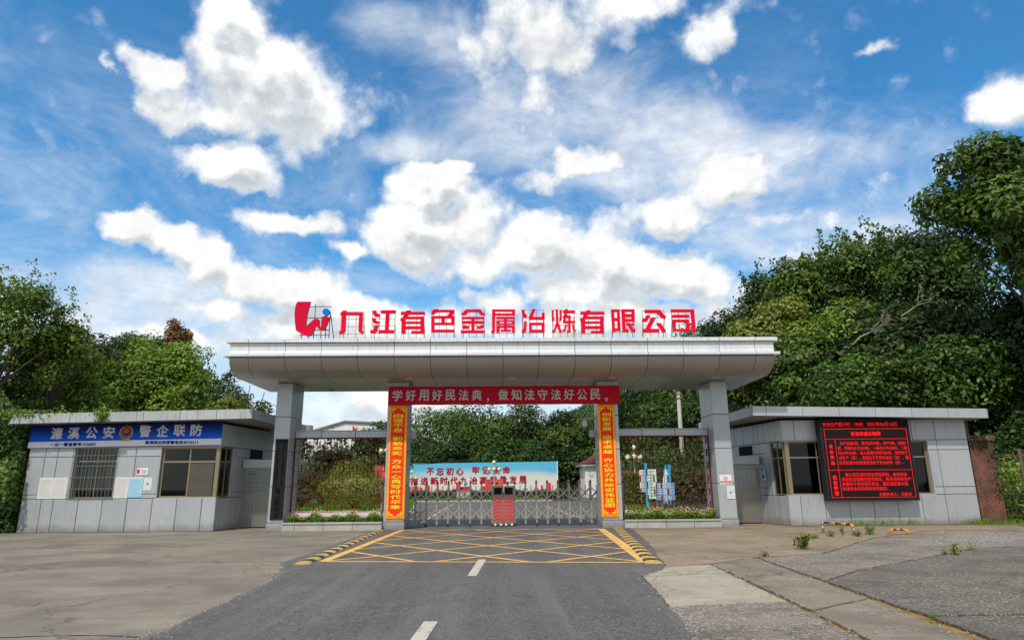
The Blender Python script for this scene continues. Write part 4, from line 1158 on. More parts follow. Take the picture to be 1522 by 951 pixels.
    panels(side_w, tuple(OOb - L), tuple(UU), (0, 0, 1), su([.0, .45, .9, 1.3, 1.75, Ls]), [0, SILL - .01])
    panels(side_w, tuple(OOb - L), tuple(UU), (0, 0, 1), su([0, .45, .95, 1.3, 1.75, Ls, 2.9, 3.6, 4.4, tot]), [HEAD + .012, WH], )
    panels(side_w, tuple(OOb - L), tuple(UU), (0, 0, 1), su([bay1 + .30, 1.75, Ls]), [SILL - .01, 1.35, 2.66, HEAD + .012])
    panels(side_w, tuple(OOb - L), tuple(UU), (0, 0, 1), su([Ls, 2.9, 3.6, 4.4, tot]), [0, 1.35, 2.66, HEAD + .012])
    # small dark high window on the passage wall
    u0, u1 = (Ls + .18, Ls + 1.25)
    p0, p1 = A + d * u0, A + d * u1
    q = [p0 - nin * .012, p1 - nin * .012, p1 + nin * .02, p0 + nin * .02]
    if s > 0: q = q[::-1]
    mbx = MB(); mbx.hexa([tuple(v - L + Vector((0, 0, 2.66))) for v in q], [tuple(v - L + Vector((0, 0, 3.02))) for v in q]); mbx.obj('vent_opening', 'dark', side_w)
    # pale jamb at the inner end of the corner window
    q = [A + d * (bay1 + .02) + nin * .0, A + d * (bay1 + .30) + nin * .0, A + d * (bay1 + .30) + nin * .35, A + d * (bay1 + .02) + nin * .35]
    if s > 0: q = q[::-1]
    mbx = MB(); mbx.hexa([tuple(v - L + Vector((0, 0, SILL))) for v in q], [tuple(v - L + Vector((0, 0, HEAD))) for v in q]); mbx.obj('jamb', 'panel', side_w)
    # back, far and floor
    bk = MB()
    bk.box(*lc(WX0 if s < 0 else SX + .3, 30.2, 0), *lc(SX - .3 if s < 0 else WX1, 30.4, WH))
    ox = WX0 if s < 0 else WX1
    bk.box(*lc(min(ox, ox - s * .2) , PY0 + .24, 0), *lc(max(ox, ox - s * .2), 30.15, WH - .01))
    bk.obj('wall', 'panel', h)
    rm = MB()
    rm.box(*lc(min(WX0 + .3, WX1 - .3), PY0 + .3, .02), *lc(max(WX0, WX1) - .3, 30.1, .05))
    rm.obj('floor', 'dark', h)
    rm = MB(); rm.box(*lc(WX0 + .4, PY0 + 3.0, .05), *lc(WX1 - .4, PY0 + 3.1, 3.7)); rm.obj('inner_wall', 'room_wall', h)
    # windows
    gy = y0 + .14
    fr_ = MB(); xo_ = -12.2 if s < 0 else 12.3
    fr_.box(*lc(xo_, PY0 + 2.9, 1.75), *lc(xo_ + 1.5, PY0 + 2.95, 2.6)); fr_.obj('wall_poster', 'navy_print', h)
    fr_ = MB(); fr_.box(*lc(xo_ - .3, PY0 + .9, .05), *lc(xo_ + 1.6, PY0 + 1.5, .95)); fr_.box(*lc(xo_ + .1, PY0 + 1.0, .95), *lc(xo_ + .6, PY0 + 1.05, 1.35)); fr_.obj('desk', 'steel_dark', h)
    fr_ = MB(); fr_.box(*lc(xo_ + 1.0, PY0 + 1.9, .05), *lc(xo_ + 1.5, PY0 + 2.4, 1.9)); fr_.obj('cabinet', 'curtain', h)
    if s < 0:
        reveal(-15.68, -14.12); reveal(-12.54, WX1 + .0, left=True, right=False)
        window_unit(front, lc(-15.66, gy, SILL + .012), (1, 0, 0), 1.52, HEAD - SILL - .02, [0, .5, 1], 1.32, glassm='glass')
        window_unit(front, lc(-12.50, gy - .06, SILL + .012), (1, 0, 0), 2.00, HEAD - SILL - .02, [0, .5, 1], 1.28, fr=.06)
        MB().box(*lc(-11.46, gy - .085, SILL + .08), *lc(-10.58, gy - .08, SILL + 1.24)).obj('insect_screen', 'insect_screen', front)
        # corner post
        MB().box(*lc(-10.52, gy - .10, SILL + .012), *lc(-10.40, gy + .02, HEAD - .01)).obj('corner_post', 'bronze', front)
        O2 = A + d * .12 + nin * .06
        window_unit(side_w, tuple(O2 - L + Vector((0, 0, SILL + .012))), tuple(d), .86, HEAD - SILL - .02, [0, .5, 1], 1.28, fr=.045)
        # curtain / blind strips inside barred window
        cb = MB()
        for k, (xa, wa) in enumerate(((-15.25, .10), (-14.98, .08), (-14.55, .12))): cb.box(*lc(xa, gy + .12, SILL + .02), *lc(xa + wa, gy + .15, 2.4))
        cb.obj('curtain', 'curtain', front)
        # security grille
        gr = part_empty('security_grille', front)
        vb = MB().box(-.0065, -.0065, 0, .0065, .0065, 1.84).mesh('bar', 'grille')
        for k in range(13): link('bar', vb, gr, Matrix.Translation(lc(-15.70 + k * 1.60 / 12, y0 - .075, SILL - .02)))
        hb = MB().box(0, -.008, -.012, 1.62, .008, .012).mesh('bar', 'grille')
        for z in (1.18, 1.52, 1.92, 2.32, 2.70, 2.96): link('bar', hb, gr, Matrix.Translation(lc(-15.71, y0 - .058, z)))
    else:
        reveal(WX0, 16.15, left=False, right=True)
        window_unit(front, lc(10.86, gy - .02, SILL + .012), (1, 0, 0), 5.26, HEAD - SILL - .02, [0, .2, .4, .6, .8, 1], 1.36, fr=.05)
        MB().box(*lc(10.72, gy - .12, SILL + .012), *lc(10.86, gy + .02, HEAD - .01)).obj('corner_post', 'bronze', front)
        O2 = A + d * .95 + nin * .06
        window_unit(side_w, tuple(O2 - L + Vector((0, 0, SILL + .012))), tuple(-d), .80, HEAD - SILL - .02, [0, .5, 1], 1.36, fr=.04)
        cb = MB()
        cb.box(*lc(14.9, gy + .12, SILL + .02), *lc(16.0, gy + .15, 2.42)); cb.obj('curtain', 'curtain', front)
    # roof
    RX0, RX1 = (-17.62, -9.05) if s < 0 else (9.34, 18.12)
    ry0, ry1 = 24.2, 31.0
    def zt(x): return (4.29 - .15 * (abs(x) - 9.1) / 9.0) if True else 4.2
    rf = MB()
    t_ = .02
    zb = lambda x: zt(x) - .33
    rf.hexa([lc(RX0 + t_, ry0 + .03, zb(RX0) + .03), lc(RX1 - t_, ry0 + .03, zb(RX1) + .03), lc(RX1 - t_, ry1, zb(RX1) + .03), lc(RX0 + t_, ry1, zb(RX0) + .03)],
            [lc(RX0 + t_, ry0 + .03, zt(RX0) - .02), lc(RX1 - t_, ry0 + .03, zt(RX1) - .02), lc(RX1 - t_, ry1, zt(RX1) - .02), lc(RX0 + t_, ry1, zt(RX0) - .02)])
    roof = rf.obj('roof', 'joint', h)
    pm = 'panel_dirty' if s < 0 else 'panel'
    n = 7; ex = steps(RX0, RX1, n)
    if s < 0: ex = [RX0] + [-16.95 + 1.32 * k for k in range(6)] + [RX1]
    else: ex = [RX0, 9.85] + [9.85 + 1.36 * (k + 1) for k in range(5)] + [RX1]
    for k in range(len(ex) - 1):
        a_, b_ = ex[k] + .009, ex[k + 1] - .009
        rfp = MB().hexa([lc(a_, ry0, zb(a_)), lc(b_, ry0, zb(b_)), lc(b_, ry0 + .03, zb(b_)), lc(a_, ry0 + .03, zb(a_))], [lc(a_, ry0, zt(a_)), lc(b_, ry0, zt(b_)), lc(b_, ry0 + .03, zt(b_)), lc(a_, ry0 + .03, zt(a_))])
        rfp.obj('fascia_panel', pm, roof)
        MB().hexa([lc(a_, ry0 + .035, zb(a_) + .002), lc(b_, ry0 + .035, zb(b_) + .002), lc(b_, ry1, zb(b_) + .002), lc(a_, ry1, zb(a_) + .002)], [lc(a_, ry0 + .035, zb(a_) + .027), lc(b_, ry0 + .035, zb(b_) + .027), lc(b_, ry1, zb(b_) + .027), lc(a_, ry1, zb(a_) + .027)]).obj('soffit_panel', 'panel_shaded', roof)
    MB().hexa([lc(RX0, ry0, zt(RX0) + .002), lc(RX1, ry0, zt(RX1) + .002), lc(RX1, ry1, zt(RX1) + .002), lc(RX0, ry1, zt(RX0) + .002)], [lc(RX0, ry0, zt(RX0) + .015), lc(RX1, ry0, zt(RX1) + .015), lc(RX1, ry1, zt(RX1) + .015), lc(RX0, ry1, zt(RX0) + .015)]).obj('roof_sheet', pm, roof)
    xe = RX1 if s < 0 else RX0
    ye = steps(ry0 + .03, ry1, 5)
    for k in range(5):
        x0_, x1_ = (xe - .02, xe) if s < 0 else (xe, xe + .02)
        MB().box(*lc(x0_, ye[k] + .009, zb(xe)), *lc(x1_, ye[k + 1] - .009, zt(xe) - .001)).obj('fascia_panel', pm, roof)
    xo = RX0 if s < 0 else RX1
    if s < 0:   # slanted outer end of the fascia
        MB().hexa([lc(xo - .16, ry0 - .001, zb(xo)), lc(xo - .003, ry0 - .001, zb(xo)), lc(xo - .003, ry1, zb(xo)), lc(xo - .16, ry1, zb(xo))], [lc(xo - .02, ry0 - .001, zt(xo)), lc(xo - .003, ry0 - .001, zt(xo)), lc(xo - .003, ry1, zt(xo)), lc(xo - .02, ry1, zt(xo))]).obj('fascia_panel', pm, roof)
    else:
        MB().box(*lc(xo + .002, ry0, zb(xo)), *lc(xo + .02, ry1, zt(xo) - .001)).obj('fascia_panel', pm, roof)
    return h
guard_house(-1)
guard_house(1)

# passage doors
def side_gate(x0, x1, Y, label, s):
    t = thing('pedestrian_gate', label, 'gate', (x0, Y, 0), 'steel pedestrian gates between guard house and post')
    w = x1 - x0; H_ = 2.22
    MB().box(-.04, -.06, 2.27, w + .02, .30, 2.58).obj('header', 'panel', t)
    f = MB().box(0, 0, 0, .05, .06, 2.27).box(w - .05, 0, 0, w, .06, 2.27).box(.05, .002, 2.17, w - .05, .058, 2.27)
    f.obj('frame', 'steel_dark', t)
    lf = part_empty('leaf', t)
    d0, d1 = .06, w - .06
    mb = MB().box(d0, .012, .05, d0 + .10, .05, 2.14).box(d1 - .10, .012, .05, d1, .05, 2.14).box(d0 + .10, .013, .05, d1 - .10, .049, .17).box(d0 + .10, .013, 1.02, d1 - .10, .049, 1.34).box(d0 + .10, .013, 2.06, d1 - .10, .049, 2.14)
    mb.obj('stile', 'door_steel', lf)
    n = 7; pw = (d1 - d0 - .20) / n
    pm_ = MB().box(.004, .018, .17, pw - .004, .042, 1.02).mesh('board', 'door_steel')
    for k in range(n): link('board', pm_, lf, Matrix.Translation((d0 + .10 + k * pw, 0, 0)))
    sl = MB().box(d0 + .10, .015, 0, d1 - .10, .04, .022).mesh('slat', 'steel')
    for k in range(11): link('slat', sl, lf, Matrix.Translation((0, 0, 1.355 + k * .064)))
    vb = MB().box(-.008, .008, 1.34, .008, .048, 2.06).mesh('bar', 'steel')
    for k in range(1, 5): link('bar', vb, lf, Matrix.Translation((d0 + .10 + (d1 - d0 - .2) * k / 5, 0, 0)))
    if s < 0: MB().box(.05, .004, 1.70, .062, .011, 1.80).box(.05, .004, .9, .062, .011, 1.0).obj('hinge', 'rust', lf)
    MB().box(d0 + .02 if s > 0 else d1 - .08, -.02, 1.12, d0 + .08 if s > 0 else d1 - .02, .011, 1.26).obj('handle', 'rust', lf)
    return t
side_gate(-10.08, -8.86, 26.62, 'grey steel pedestrian gate with louvred top beside the left guard house', -1)
side_gate(9.12, 10.28, 26.55, 'grey steel pedestrian gate with louvred top beside the right guard house', 1)
# access panel beside the right door
ap = thing('access_panel', 'small blue and white access notice on the wall right of the right pedestrian gate', 'notice', (10.33, 26.28, 1.62))
MB().box(-.035, -.21, 0, -.012, .21, .48).obj('sheet', 'paper_blue', ap); MB().box(-.038, -.20, .40, -.034, .20, .47).obj('heading', 'cyan', ap); MB().box(-.038, -.14, .10, -.034, .02, .22).obj('print', 'navy_print', ap)

# blue police sign
sg = thing('police_sign', 'long blue and white police sign board across the left guard house front', 'sign', (-13.85, 24.86, 3.0))
def sgz(x, z): return z - 3.0 + (x + 17.37) * .013
def quadboard(mb, x0, x1, za0, za1, y0, y1, i=0):
    mb.hexa([(x0 + 13.85, y0, sgz(x0, za0)), (x1 + 13.85, y0, sgz(x1, za0)), (x1 + 13.85, y1, sgz(x1, za0)), (x0 + 13.85, y1, sgz(x0, za0))],
            [(x0 + 13.85, y0, sgz(x0, za1)), (x1 + 13.85, y0, sgz(x1, za1)), (x1 + 13.85, y1, sgz(x1, za1)), (x0 + 13.85, y1, sgz(x0, za1))], i)
bm_ = bpy.data.materials.new('blue_gradient_print'); bm_.use_nodes = True
T = NT(bm_.node_tree); sp_ = T.add('ShaderNodeSeparateXYZ', ins={0: T.add('ShaderNodeTexCoord').outputs['Object']})
zz_ = T.m('SUBTRACT', sp_.outputs[2], T.m('MULTIPLY', sp_.outputs[0], .013))
T.l.new(T.mix(T.ramp(zz_, .25, .78), (.0, .10, .66), (.002, .012, .13)), T.n['Principled BSDF'].inputs['Base Color']); T.n['Principled BSDF'].inputs['Roughness'].default_value = .6; T.n['Principled BSDF'].inputs['Specular IOR Level'].default_value = .2
mb = MB(); quadboard(mb, -17.37, -10.36, 3.205, 3.80, -.05, .015); mb.obj('board', bm_, sg)
mb = MB(); quadboard(mb, -17.38, -10.35, 2.985, 3.20, -.055, .015); mb.obj('band', 'white_board', sg)
mb = MB()
for px, c_ in zip((84.5, 109.5, 136, 161.5), '濂溪公安'):
    x = at(px, 644, 24.8).x; fit_char(sg, 'white_print', c_, x + 13.85, sgz(x, 3.50), -.055, .43, .44, .030)
for px, c_ in zip((215.5, 241.5, 266.5, 291.5), '警企联防'):
    x = at(px, 641, 24.8).x; fit_char(sg, 'white_print', c_, x + 13.85, sgz(x, 3.52), -.055, .43, .44, .030)
mb = MB()
x = at(108.5, 661, 24.8).x; put_text(mb, '一企一警备案号:XG007', x + 13.85, sgz(x, 3.09), -.060, .135, .006, 1.2, 1.02)
x = at(255.5, 657, 24.8).x; put_text(mb, '新港派出所报警电话:8732211', x + 13.85, sgz(x, 3.09), -.060, .135, .006, 1.12, 1.02)
mb.obj('small_lettering', 'navy_print', sg)
ex_ = at(188.3, 642, 24.8).x + 13.85; ez = sgz(ex_ - 13.85, 3.50)
em = part_empty('emblem', sg)
mb = MB()
for q in range(14):      # golden pine sprays either side
    for s_ in (-1, 1):
        a_ = R(-75 + q * 10.5); r_ = .225
        cx_, cz_ = ex_ + s_ * r_ * math.cos(a_), ez - .02 + r_ * math.sin(a_)
        mb.ball((cx_, -.07, cz_), .045, 6, 4, 0, .75)
mb.box(ex_ - .17, -.09, ez - .30, ex_ + .17, -.055, ez - .235)
mb.obj('wreath', 'gold', em, True)
def shield(sc_): return [(ex_ + sc_ * x_, ez + .03 + sc_ * z_) for x_, z_ in ((0, -.20), (.10, -.15), (.155, -.04), (.165, .10), (.13, .17), (.06, .165), (0, .21), (-.06, .165), (-.13, .17), (-.165, .10), (-.155, -.04), (-.10, -.15))]
for sc_, y_, mt in ((1.05, -.075, 'gold'), (.95, -.085, 'navy_print')):
    mb = MB(); mb.extrude([(p_[0], y_, p_[1]) for p_ in shield(sc_)], Vector((0, .02, 0))); mb.obj('shield', mt, em)
mb = MB(); mb.tube([(ex_, -.095, ez + .05), (ex_, -.08, ez + .05)], .095, 18); mb.obj('disc', 'red_print', em)
mb = MB()
for q in range(18):
    a_ = q * math.pi / 9; mb.ball((ex_ + .10 * math.cos(a_), -.09, ez + .05 + .10 * math.sin(a_)), .014, 5, 3)
for (dx, dz, r_) in ((0, .045, .022), (-.045, .02, .009), (-.03, -.005, .009), (.045, .02, .009), (.03, -.005, .009)):
    st = [(ex_ + dx + (r_ if k % 2 == 0 else r_ * .42) * math.sin(k * math.pi / 5), -.099, ez + .05 + dz + (r_ if k % 2 == 0 else r_ * .42) * math.cos(k * math.pi / 5)) for k in range(10)]
    mb.poly(st)
mb.box(ex_ - .045, -.100, ez - .005, ex_ + .045, -.094, ez + .012)
mb.obj('stars', 'gold', em)

# LED display
ld = thing('led_display', 'large black outdoor display with red glowing Chinese text on the right guard house', 'display', (11.93, 24.52, .90))
LW, LH = 3.32, 2.92
MB().box(-.02, -.05, -.03, LW + .02, .30, LH).obj('cabinet', 'steel_black', ld)
MB().box(.04, -.058, .03, LW - .04, -.049, LH - .04).obj('screen', 'led_black', ld)
mb = MB(); Yl = -.062
def hl_(x0, z0, x1, z1, t=.006): mb.box(min(x0, x1) - t, Yl - .002, min(z0, z1) - t, max(x0, x1) + t, Yl, max(z0, z1) + t)
xl, xr = .12, LW - .12; z1_, z2_, z3_, z4_ = 2.56, 2.19, 1.07, .10
for z in (z1_, z2_, z3_, z4_): hl_(xl, z, xr, z, .006)
for x, za, zb_ in ((xl, z4_, z1_), (xr, z4_, z1_), (xl + .36, z4_, z2_)): hl_(x, za, x, zb_, .006)
mb.obj('screen_lines', 'led_red', ld)
mb = MB()
def lt(s_, x, z, size, bold=.0, wide=1.0, align='LEFT', sp=1.0): put_text(mb, s_, x, z, Yl - .001, size, bold, wide, sp, align)
lt('安全生产累计时：198天', .08, 2.73, .155, .002, .95, 'LEFT')
lt('2021年06月16日', 1.76, 2.73, .175, .002, .93, 'LEFT')
lt('安全承诺公告牌', 1.66, 2.38, .16, .004, 1, 'CENTER')
for k, c_ in enumerate('企业状态'): lt(c_, xl + .18, 1.93 - k * .20, .15, .004, 1, 'CENTER')
for k, c_ in enumerate('企业承诺'): lt(c_, xl + .18, .82 - k * .19, .16, .007, 1, 'CENTER')
body = ['   生产装置4套，其中运行4套，停产0套，检修0', '套，特殊动火作业0处，一级动火作业0处，二级', '动火作业0处，进入有限空间作业0处，是否处于', '试生产（否），是否处于开停车状态（否），罐', '区库区重大危险源是否处于安全状态（是）。']
for k, s_ in enumerate(body): lt(s_, xl + .42, 2.03 - k * .175, .138, 0, .90)
body = ['    我公司已进行安全风险研判，各项安全', '风险防范措施已落实到位，我承诺所有生产', '装置处于安全运行状态，罐区库区重大危', '险源安全风险得到有效管控。']
for k, s_ in enumerate(body): lt(s_, xl + .42, .90 - k * .165, .140, 0, .97)
lt('主要负责人：冯昊兵', 1.85, .20, .135, 0, 1.0)
mb.obj('lettering', 'led_red', ld)

# ------------------------------------------------------------------ speed bump kerb ramps
def bump_row(p, q, w, n, label):
    p, q = Vector(p), Vector(q); d = (q - p).normalized(); nn = Vector((d.y, -d.x))
    t = thing('rubber_ramp_strip', label, 'kerb ramp', (p.x, p.y, 0), 'yellow and black rubber strips along the road edge', 0)
    L_ = (q - p).length / n
    for k in range(n):
        a_ = d * (k * L_ + .008); b_ = d * ((k + 1) * L_ - .008)
        mb = MB(); prof = [(0, .010), (.15, .036), (.5, .048), (.85, .036), (1, .010)]
        for e_ in (a_, b_):
            for (u, z) in prof: v = e_ + nn * (u - .5) * w; mb.v.append((v.x, v.y, z))
        m_ = len(prof)
        for j in range(m_ - 1): mb.f.append([j, j + m_, j + m_ + 1, j + 1])
        mb.f.append([0, 1, 2, 3, 4]); mb.f.append([5, 9, 8, 7, 6]); mb.mi = [0] * len(mb.f)
        mb.obj('segment', 'bump_yellow' if k % 2 == 0 else 'rubber', t)
    return t
bump_row((-4.00, 13.95), (-4.28, 24.3), .30, 27, 'yellow and black striped rubber strip along the left road edge')
bump_row((2.99, 13.45), (4.17, 24.3), .34, 27, 'yellow and black striped rubber strip along the right road edge')

# striped hoop rails
def hoop(p, q, h, label, bands=7):
    t = thing('hoop_barrier', label, 'barrier', (p[0], p[1], 0), 'low striped hoop barriers on the right pavement')
    P = Vector((0, 0, 0)); Q = Vector((q[0] - p[0], q[1] - p[1], 0)); d = Q.normalized(); r_ = .035
    for k, (e_, s_) in enumerate(((P, 1), (Q, -1))):
        MB().tube([e_, e_ + Vector((0, 0, h - .09))], r_, 10).obj('post', 'steel', t, True)
        MB().tube([e_ + Vector((0, 0, h - .09)), e_ + Vector((0, 0, h - .04)) + d * .015 * s_, e_ + Vector((0, 0, h - .01)) + d * .05 * s_, e_ + Vector((0, 0, h)) + d * .10 * s_], r_, 10).obj('bend', 'stripe_orange', t, True)
        MB().box(e_.x - .08, e_.y - .08, .001, e_.x + .08, e_.y + .08, .014).obj('foot_plate', 'steel', t)
    a_, b_ = d * .10, Q - d * .10
    for k in range(bands):
        s0 = a_.lerp(b_, k / bands) + Vector((0, 0, h)); s1 = a_.lerp(b_, (k + 1) / bands) + Vector((0, 0, h))
        MB().tube([s0, s1], r_, 10).obj('stripe', ('rubber', 'steel', 'stripe_orange')[k % 3], t, True)
hoop((10.22, 21.6), (10.55, 20.35), .30, 'longer striped hoop barrier with two legs near the right guard house wall')
hoop((11.85, 20.72), (12.25, 20.45), .13, 'low striped bent rail lying right of the taller hoop barrier', 5)

# ------------------------------------------------------------------ CCTV, lamp posts, cables, poles
cc = thing('cctv_camera', 'white dome surveillance camera on an arm from the inner right gate post', 'camera', (3.74, 26.1, 3.95))
MB().tube([(0, 0, .1), (-.18, -.02, .13), (-.40, -.04, .10)], .03, 8).obj('arm', 'white', cc, True)
MB().tube([(-.40, -.04, .13), (-.40, -.04, .02), (-.40, -.04, -.10), (-.40, -.04, -.20)], [.05, .10, .115, .11], 16).obj('housing', 'white', cc, True)
MB().ball((-.40, -.04, -.20), .095, 14, 8).obj('dome', 'grey_print', cc, True)

def lamp(px, base_y, top_y, Y, label, globes=4, flags=True, fl=''):
    b_ = at(px, base_y, Y); tp = at(px, top_y, Y); H_ = tp.z
    t = thing('lamp_post', label, 'street lamp', (b_.x, Y, 0), 'globe lamp posts inside the courtyard')
    MB().tube([(0, 0, 0), (0, 0, .4), (0, 0, H_ - .45)], [.13, .06, .045], 10).obj('pole', 'steel_dark', t, True)
    R_ = .55; r_ = .21
    pos = [(0, 0, H_ - .22)] + [(R_ * math.cos(R(a_)), R_ * math.sin(R(a_)), H_ - .95) for a_ in ((0, 90, 180, 270) if globes == 4 else (20, 140, 260))]
    for i, p_ in enumerate(pos):
        if i: MB().tube([(0, 0, H_ - 1.35), (p_[0] * .6, p_[1] * .6, H_ - 1.35), (p_[0], p_[1], p_[2] - r_)], .025, 6).obj('arm', 'steel_dark', t, True)
        MB().ball(p_, r_, 14, 9).obj('globe', 'globe', t, True)
        rn = MB(); rn.tube([(p_[0] + (r_ + .06) * math.cos(q), p_[1], p_[2] + (r_ + .06) * math.sin(q)) for q in [math.pi * .0 + k * math.pi / 8 for k in range(9)]], .012, 5); rn.obj('ring', 'steel_dark', t, True)
    if flags:
        for s_ in (-1, 1):
            fx = b_.x + s_ * .08; fw = .92; fh = 1.25; z0 = H_ - 2.05
            f = MB(); n = 6
            for j in range(n + 1):
                u = j / n
                for v in (0, 1): f.v.append((s_ * u * fw, .06 * math.sin(u * 5), -v * fh + .05 * u * s_ * 0))
            for j in range(n): f.f.append([2 * j, 2 * j + 1, 2 * j + 3, 2 * j + 2] if s_ > 0 else [2 * j, 2 * j + 2, 2 * j + 3, 2 * j + 1]); f.mi.append(0)
            ft_ = thing('flag', 'small red flag hanging on the %s side of %s' % ('left' if s_ < 0 else 'right', fl), 'flag', (fx, Y - .05, z0), 'red flags on the lamp posts')
            o_ = f.obj('cloth', 'flag', ft_); mm = o_.modifiers.new('t', 'SOLIDIFY'); mm.thickness = .012
            stp = [( s_ * .16 + (.09 if k % 2 == 0 else .04) * math.sin(k * math.pi / 5), -.05 - .02 * 1, -.22 + (.09 if k % 2 == 0 else .04) * math.cos(k * math.pi / 5)) for k in range(10)]
            sm = MB(); sm.poly(stp); sm.obj('star', 'yellow_print', ft_)
            MB().tube([(0, .02, .03), (s_ * fw, .02, .03)], .012, 5).obj('rod', 'steel_dark', ft_)
    return t
lamp(734.5, 744, 684, 74, 'globe lamp post straight behind the red chevron motor boxes', fl='the lamp behind the motor boxes')
lamp(611, 744, 699, 88, 'globe lamp post just right of the inner left post, before the billboard', 3, True, 'the lamp at the billboard left end')
lamp(574, 746, 652, 52, 'globe lamp post seen at the right edge of the left lattice screen', fl='the lamp at the left lattice edge')
lamp(946, 746, 661, 52, 'globe lamp post seen through the right lattice screen', 3, fl='the lamp behind the right lattice')

pl = thing('utility_pole', 'pale concrete utility pole rising behind the right lattice screen', 'utility pole', (13.6, 50, 0))
tp = at(1008, 583, 50); bt = at(1018, 735, 50)
MB().tube([(bt.x - 13.6, 0, 0), (tp.x - 13.6, 0, tp.z)], [.21, .14], 12).obj('pole', 'pole', pl, True)
for z in (.15, .5): MB().box(tp.x - 13.6 - .16, -.16, tp.z - z, tp.x - 13.6 + .16, .16, tp.z - z + .08).obj('clamp', 'steel_dark', pl)
def cable(p, q, sag, r_, label, n=14, name='cable'):
    p, q = Vector(p), Vector(q)
    pts = [p.lerp(q, k / n) - Vector((0, 0, sag * 4 * (k / n) * (1 - k / n))) for k in range(n + 1)]
    o = MB().tube(pts, r_, 5).obj(name, 'cable'); return tag(o, label, 'cable', 'overhead cables')
tw = Vector((tp.x, 50, tp.z - .3))
cable(tw, at(612, 690, 85), 1.2, .035, 'long black cable sagging down leftward from utility pole towards the billboard')
cable(tw, at(1052, 585, 48), .5, .03, 'black cable from utility pole towards outer right gate post')
cable(tw + Vector((0, 0, .1)), at(1056, 578, 48), .25, .03, 'upper black cable from utility pole to the right')
cable(at(336, 560, 40), at(345, 545, 27), .2, .02, 'thin wire rising behind the left end of the gateway beam')
for (a_, b_, lb) in (((372, 572), (365, 603), 'dark wire hanging behind the left guard house roof, nearer the post'), ((393, 583), (384, 606), 'short dark wire behind the left gate post'), ((346, 550), (300, 590), 'thin slanting wire above the left guard house roof')):
    cable(at(a_[0], a_[1], 38), at(b_[0], b_[1], 38), .1, .022, lb)
cable(at(1105, 592, 40), at(1104, 545, 40), 0.0, .022, 'thin upright wire in front of the trees right of the beam')

# ------------------------------------------------------------------ billboard
BYY = 92.0
q0, q1 = at(560, 689.5, BYY), at(827.5, 685.5, BYY)
zb_ = at(700, 735, BYY).z
bb = thing('billboard', 'wide sky blue slogan billboard with red characters behind the lawn', 'billboard', (q0.x, BYY, 0))
bw = q1.x - q0.x; zt0, zt1 = q0.z, q1.z
bt_ = bpy.data.materials.new('billboard_print'); bt_.use_nodes = True
T = NT(bt_.node_tree); p_ = T.add('ShaderNodeTexCoord').outputs['Object']
sp_ = T.add('ShaderNodeSeparateXYZ', ins={0: p_})
zf = T.ramp(sp_.outputs[2], zb_, max(zt0, zt1), 0, 1, False)
wv = T.noise(T.vm('MULTIPLY', p_, (.12, 1, .5)), 1.0, 6, .6)
c_ = T.mix(T.ramp(T.m('ADD', zf, T.m('MULTIPLY', T.m('SUBTRACT', wv, .5), .8)), .35, .85), (.72, .70, .66), (.10, .48, .72))
c_ = T.mix(T.ramp(T.m('ADD', zf, T.m('MULTIPLY', T.m('SUBTRACT', wv, .5), .5)), .02, .22), (.72, .30, .25), c_)
T.l.new(c_, T.n['Principled BSDF'].inputs['Base Color']); T.n['Principled BSDF'].inputs['Roughness'].default_value = .5
MB().hexa([(0, 0, zb_), (bw, 0, zb_), (bw, .25, zb_), (0, .25, zb_)], [(0, 0, zt0), (bw, 0, zt1), (bw, .25, zt1), (0, .25, zt0)]).obj('board', bt_, bb)
MB().box(bw + .0, -.08, zb_ - 1, bw + .12, .3, zt1 + .05).obj('edge_post', 'white', bb)
for k in range(6): MB().box(k * bw / 5.2 + .5, .26, 0, k * bw / 5.2 + .75, .5, 4).obj('support', 'steel_dark', bb)
mb = MB()
for k, c_ in enumerate('不忘初心'):
    v = at(639.5 + k * 14.6, 700.5 - k * .1, BYY); fit_char(bb, 'crimson_print', c_, v.x - q0.x, v.z, -.03, 1.05, 1.05, .04)
for k, c_ in enumerate('牢记使命'):
    v = at(707 + k * 15.2, 698.5 - k * .1, BYY); fit_char(bb, 'crimson_print', c_, v.x - q0.x, v.z, -.03, 1.05, 1.05, .04)
for k, c_ in enumerate('推进新时代九冶高质量发展'):
    v = at(616 + k * 14.65, 714.8 - k * .2, BYY); fit_char(bb, 'crimson_print', c_, v.x - q0.x, v.z, -.03, 1.05, 1.05, .04)
# red skyline silhouettes printed along the foot of the board
rnd = random.Random(11); x = .5; sk = [(.3, zb_ + .05)]
while x < bw - 1.0:
    w_ = rnd.uniform(.25, .9); h_ = rnd.uniform(.3, 1.4) * (1.0 if rnd.random() > .3 else .5)
    if bw * .60 < x < bw * .86: h_ *= .5
    if x > bw * .93: h_ = 1.6
    sk += [(x, zb_ + .25), (x + w_ * .2, zb_ + h_), (x + w_ * .85, zb_ + h_ * .9), (x + w_, zb_ + .25)]; x += w_ * rnd.uniform(1.0, 1.6)
sk.append((bw - .1, zb_ + .05))
mb = MB(); mb.poly([(x_, -.02, z_) for x_, z_ in sk][::-1])
mb.obj('skyline_print', 'poster_red', bb)

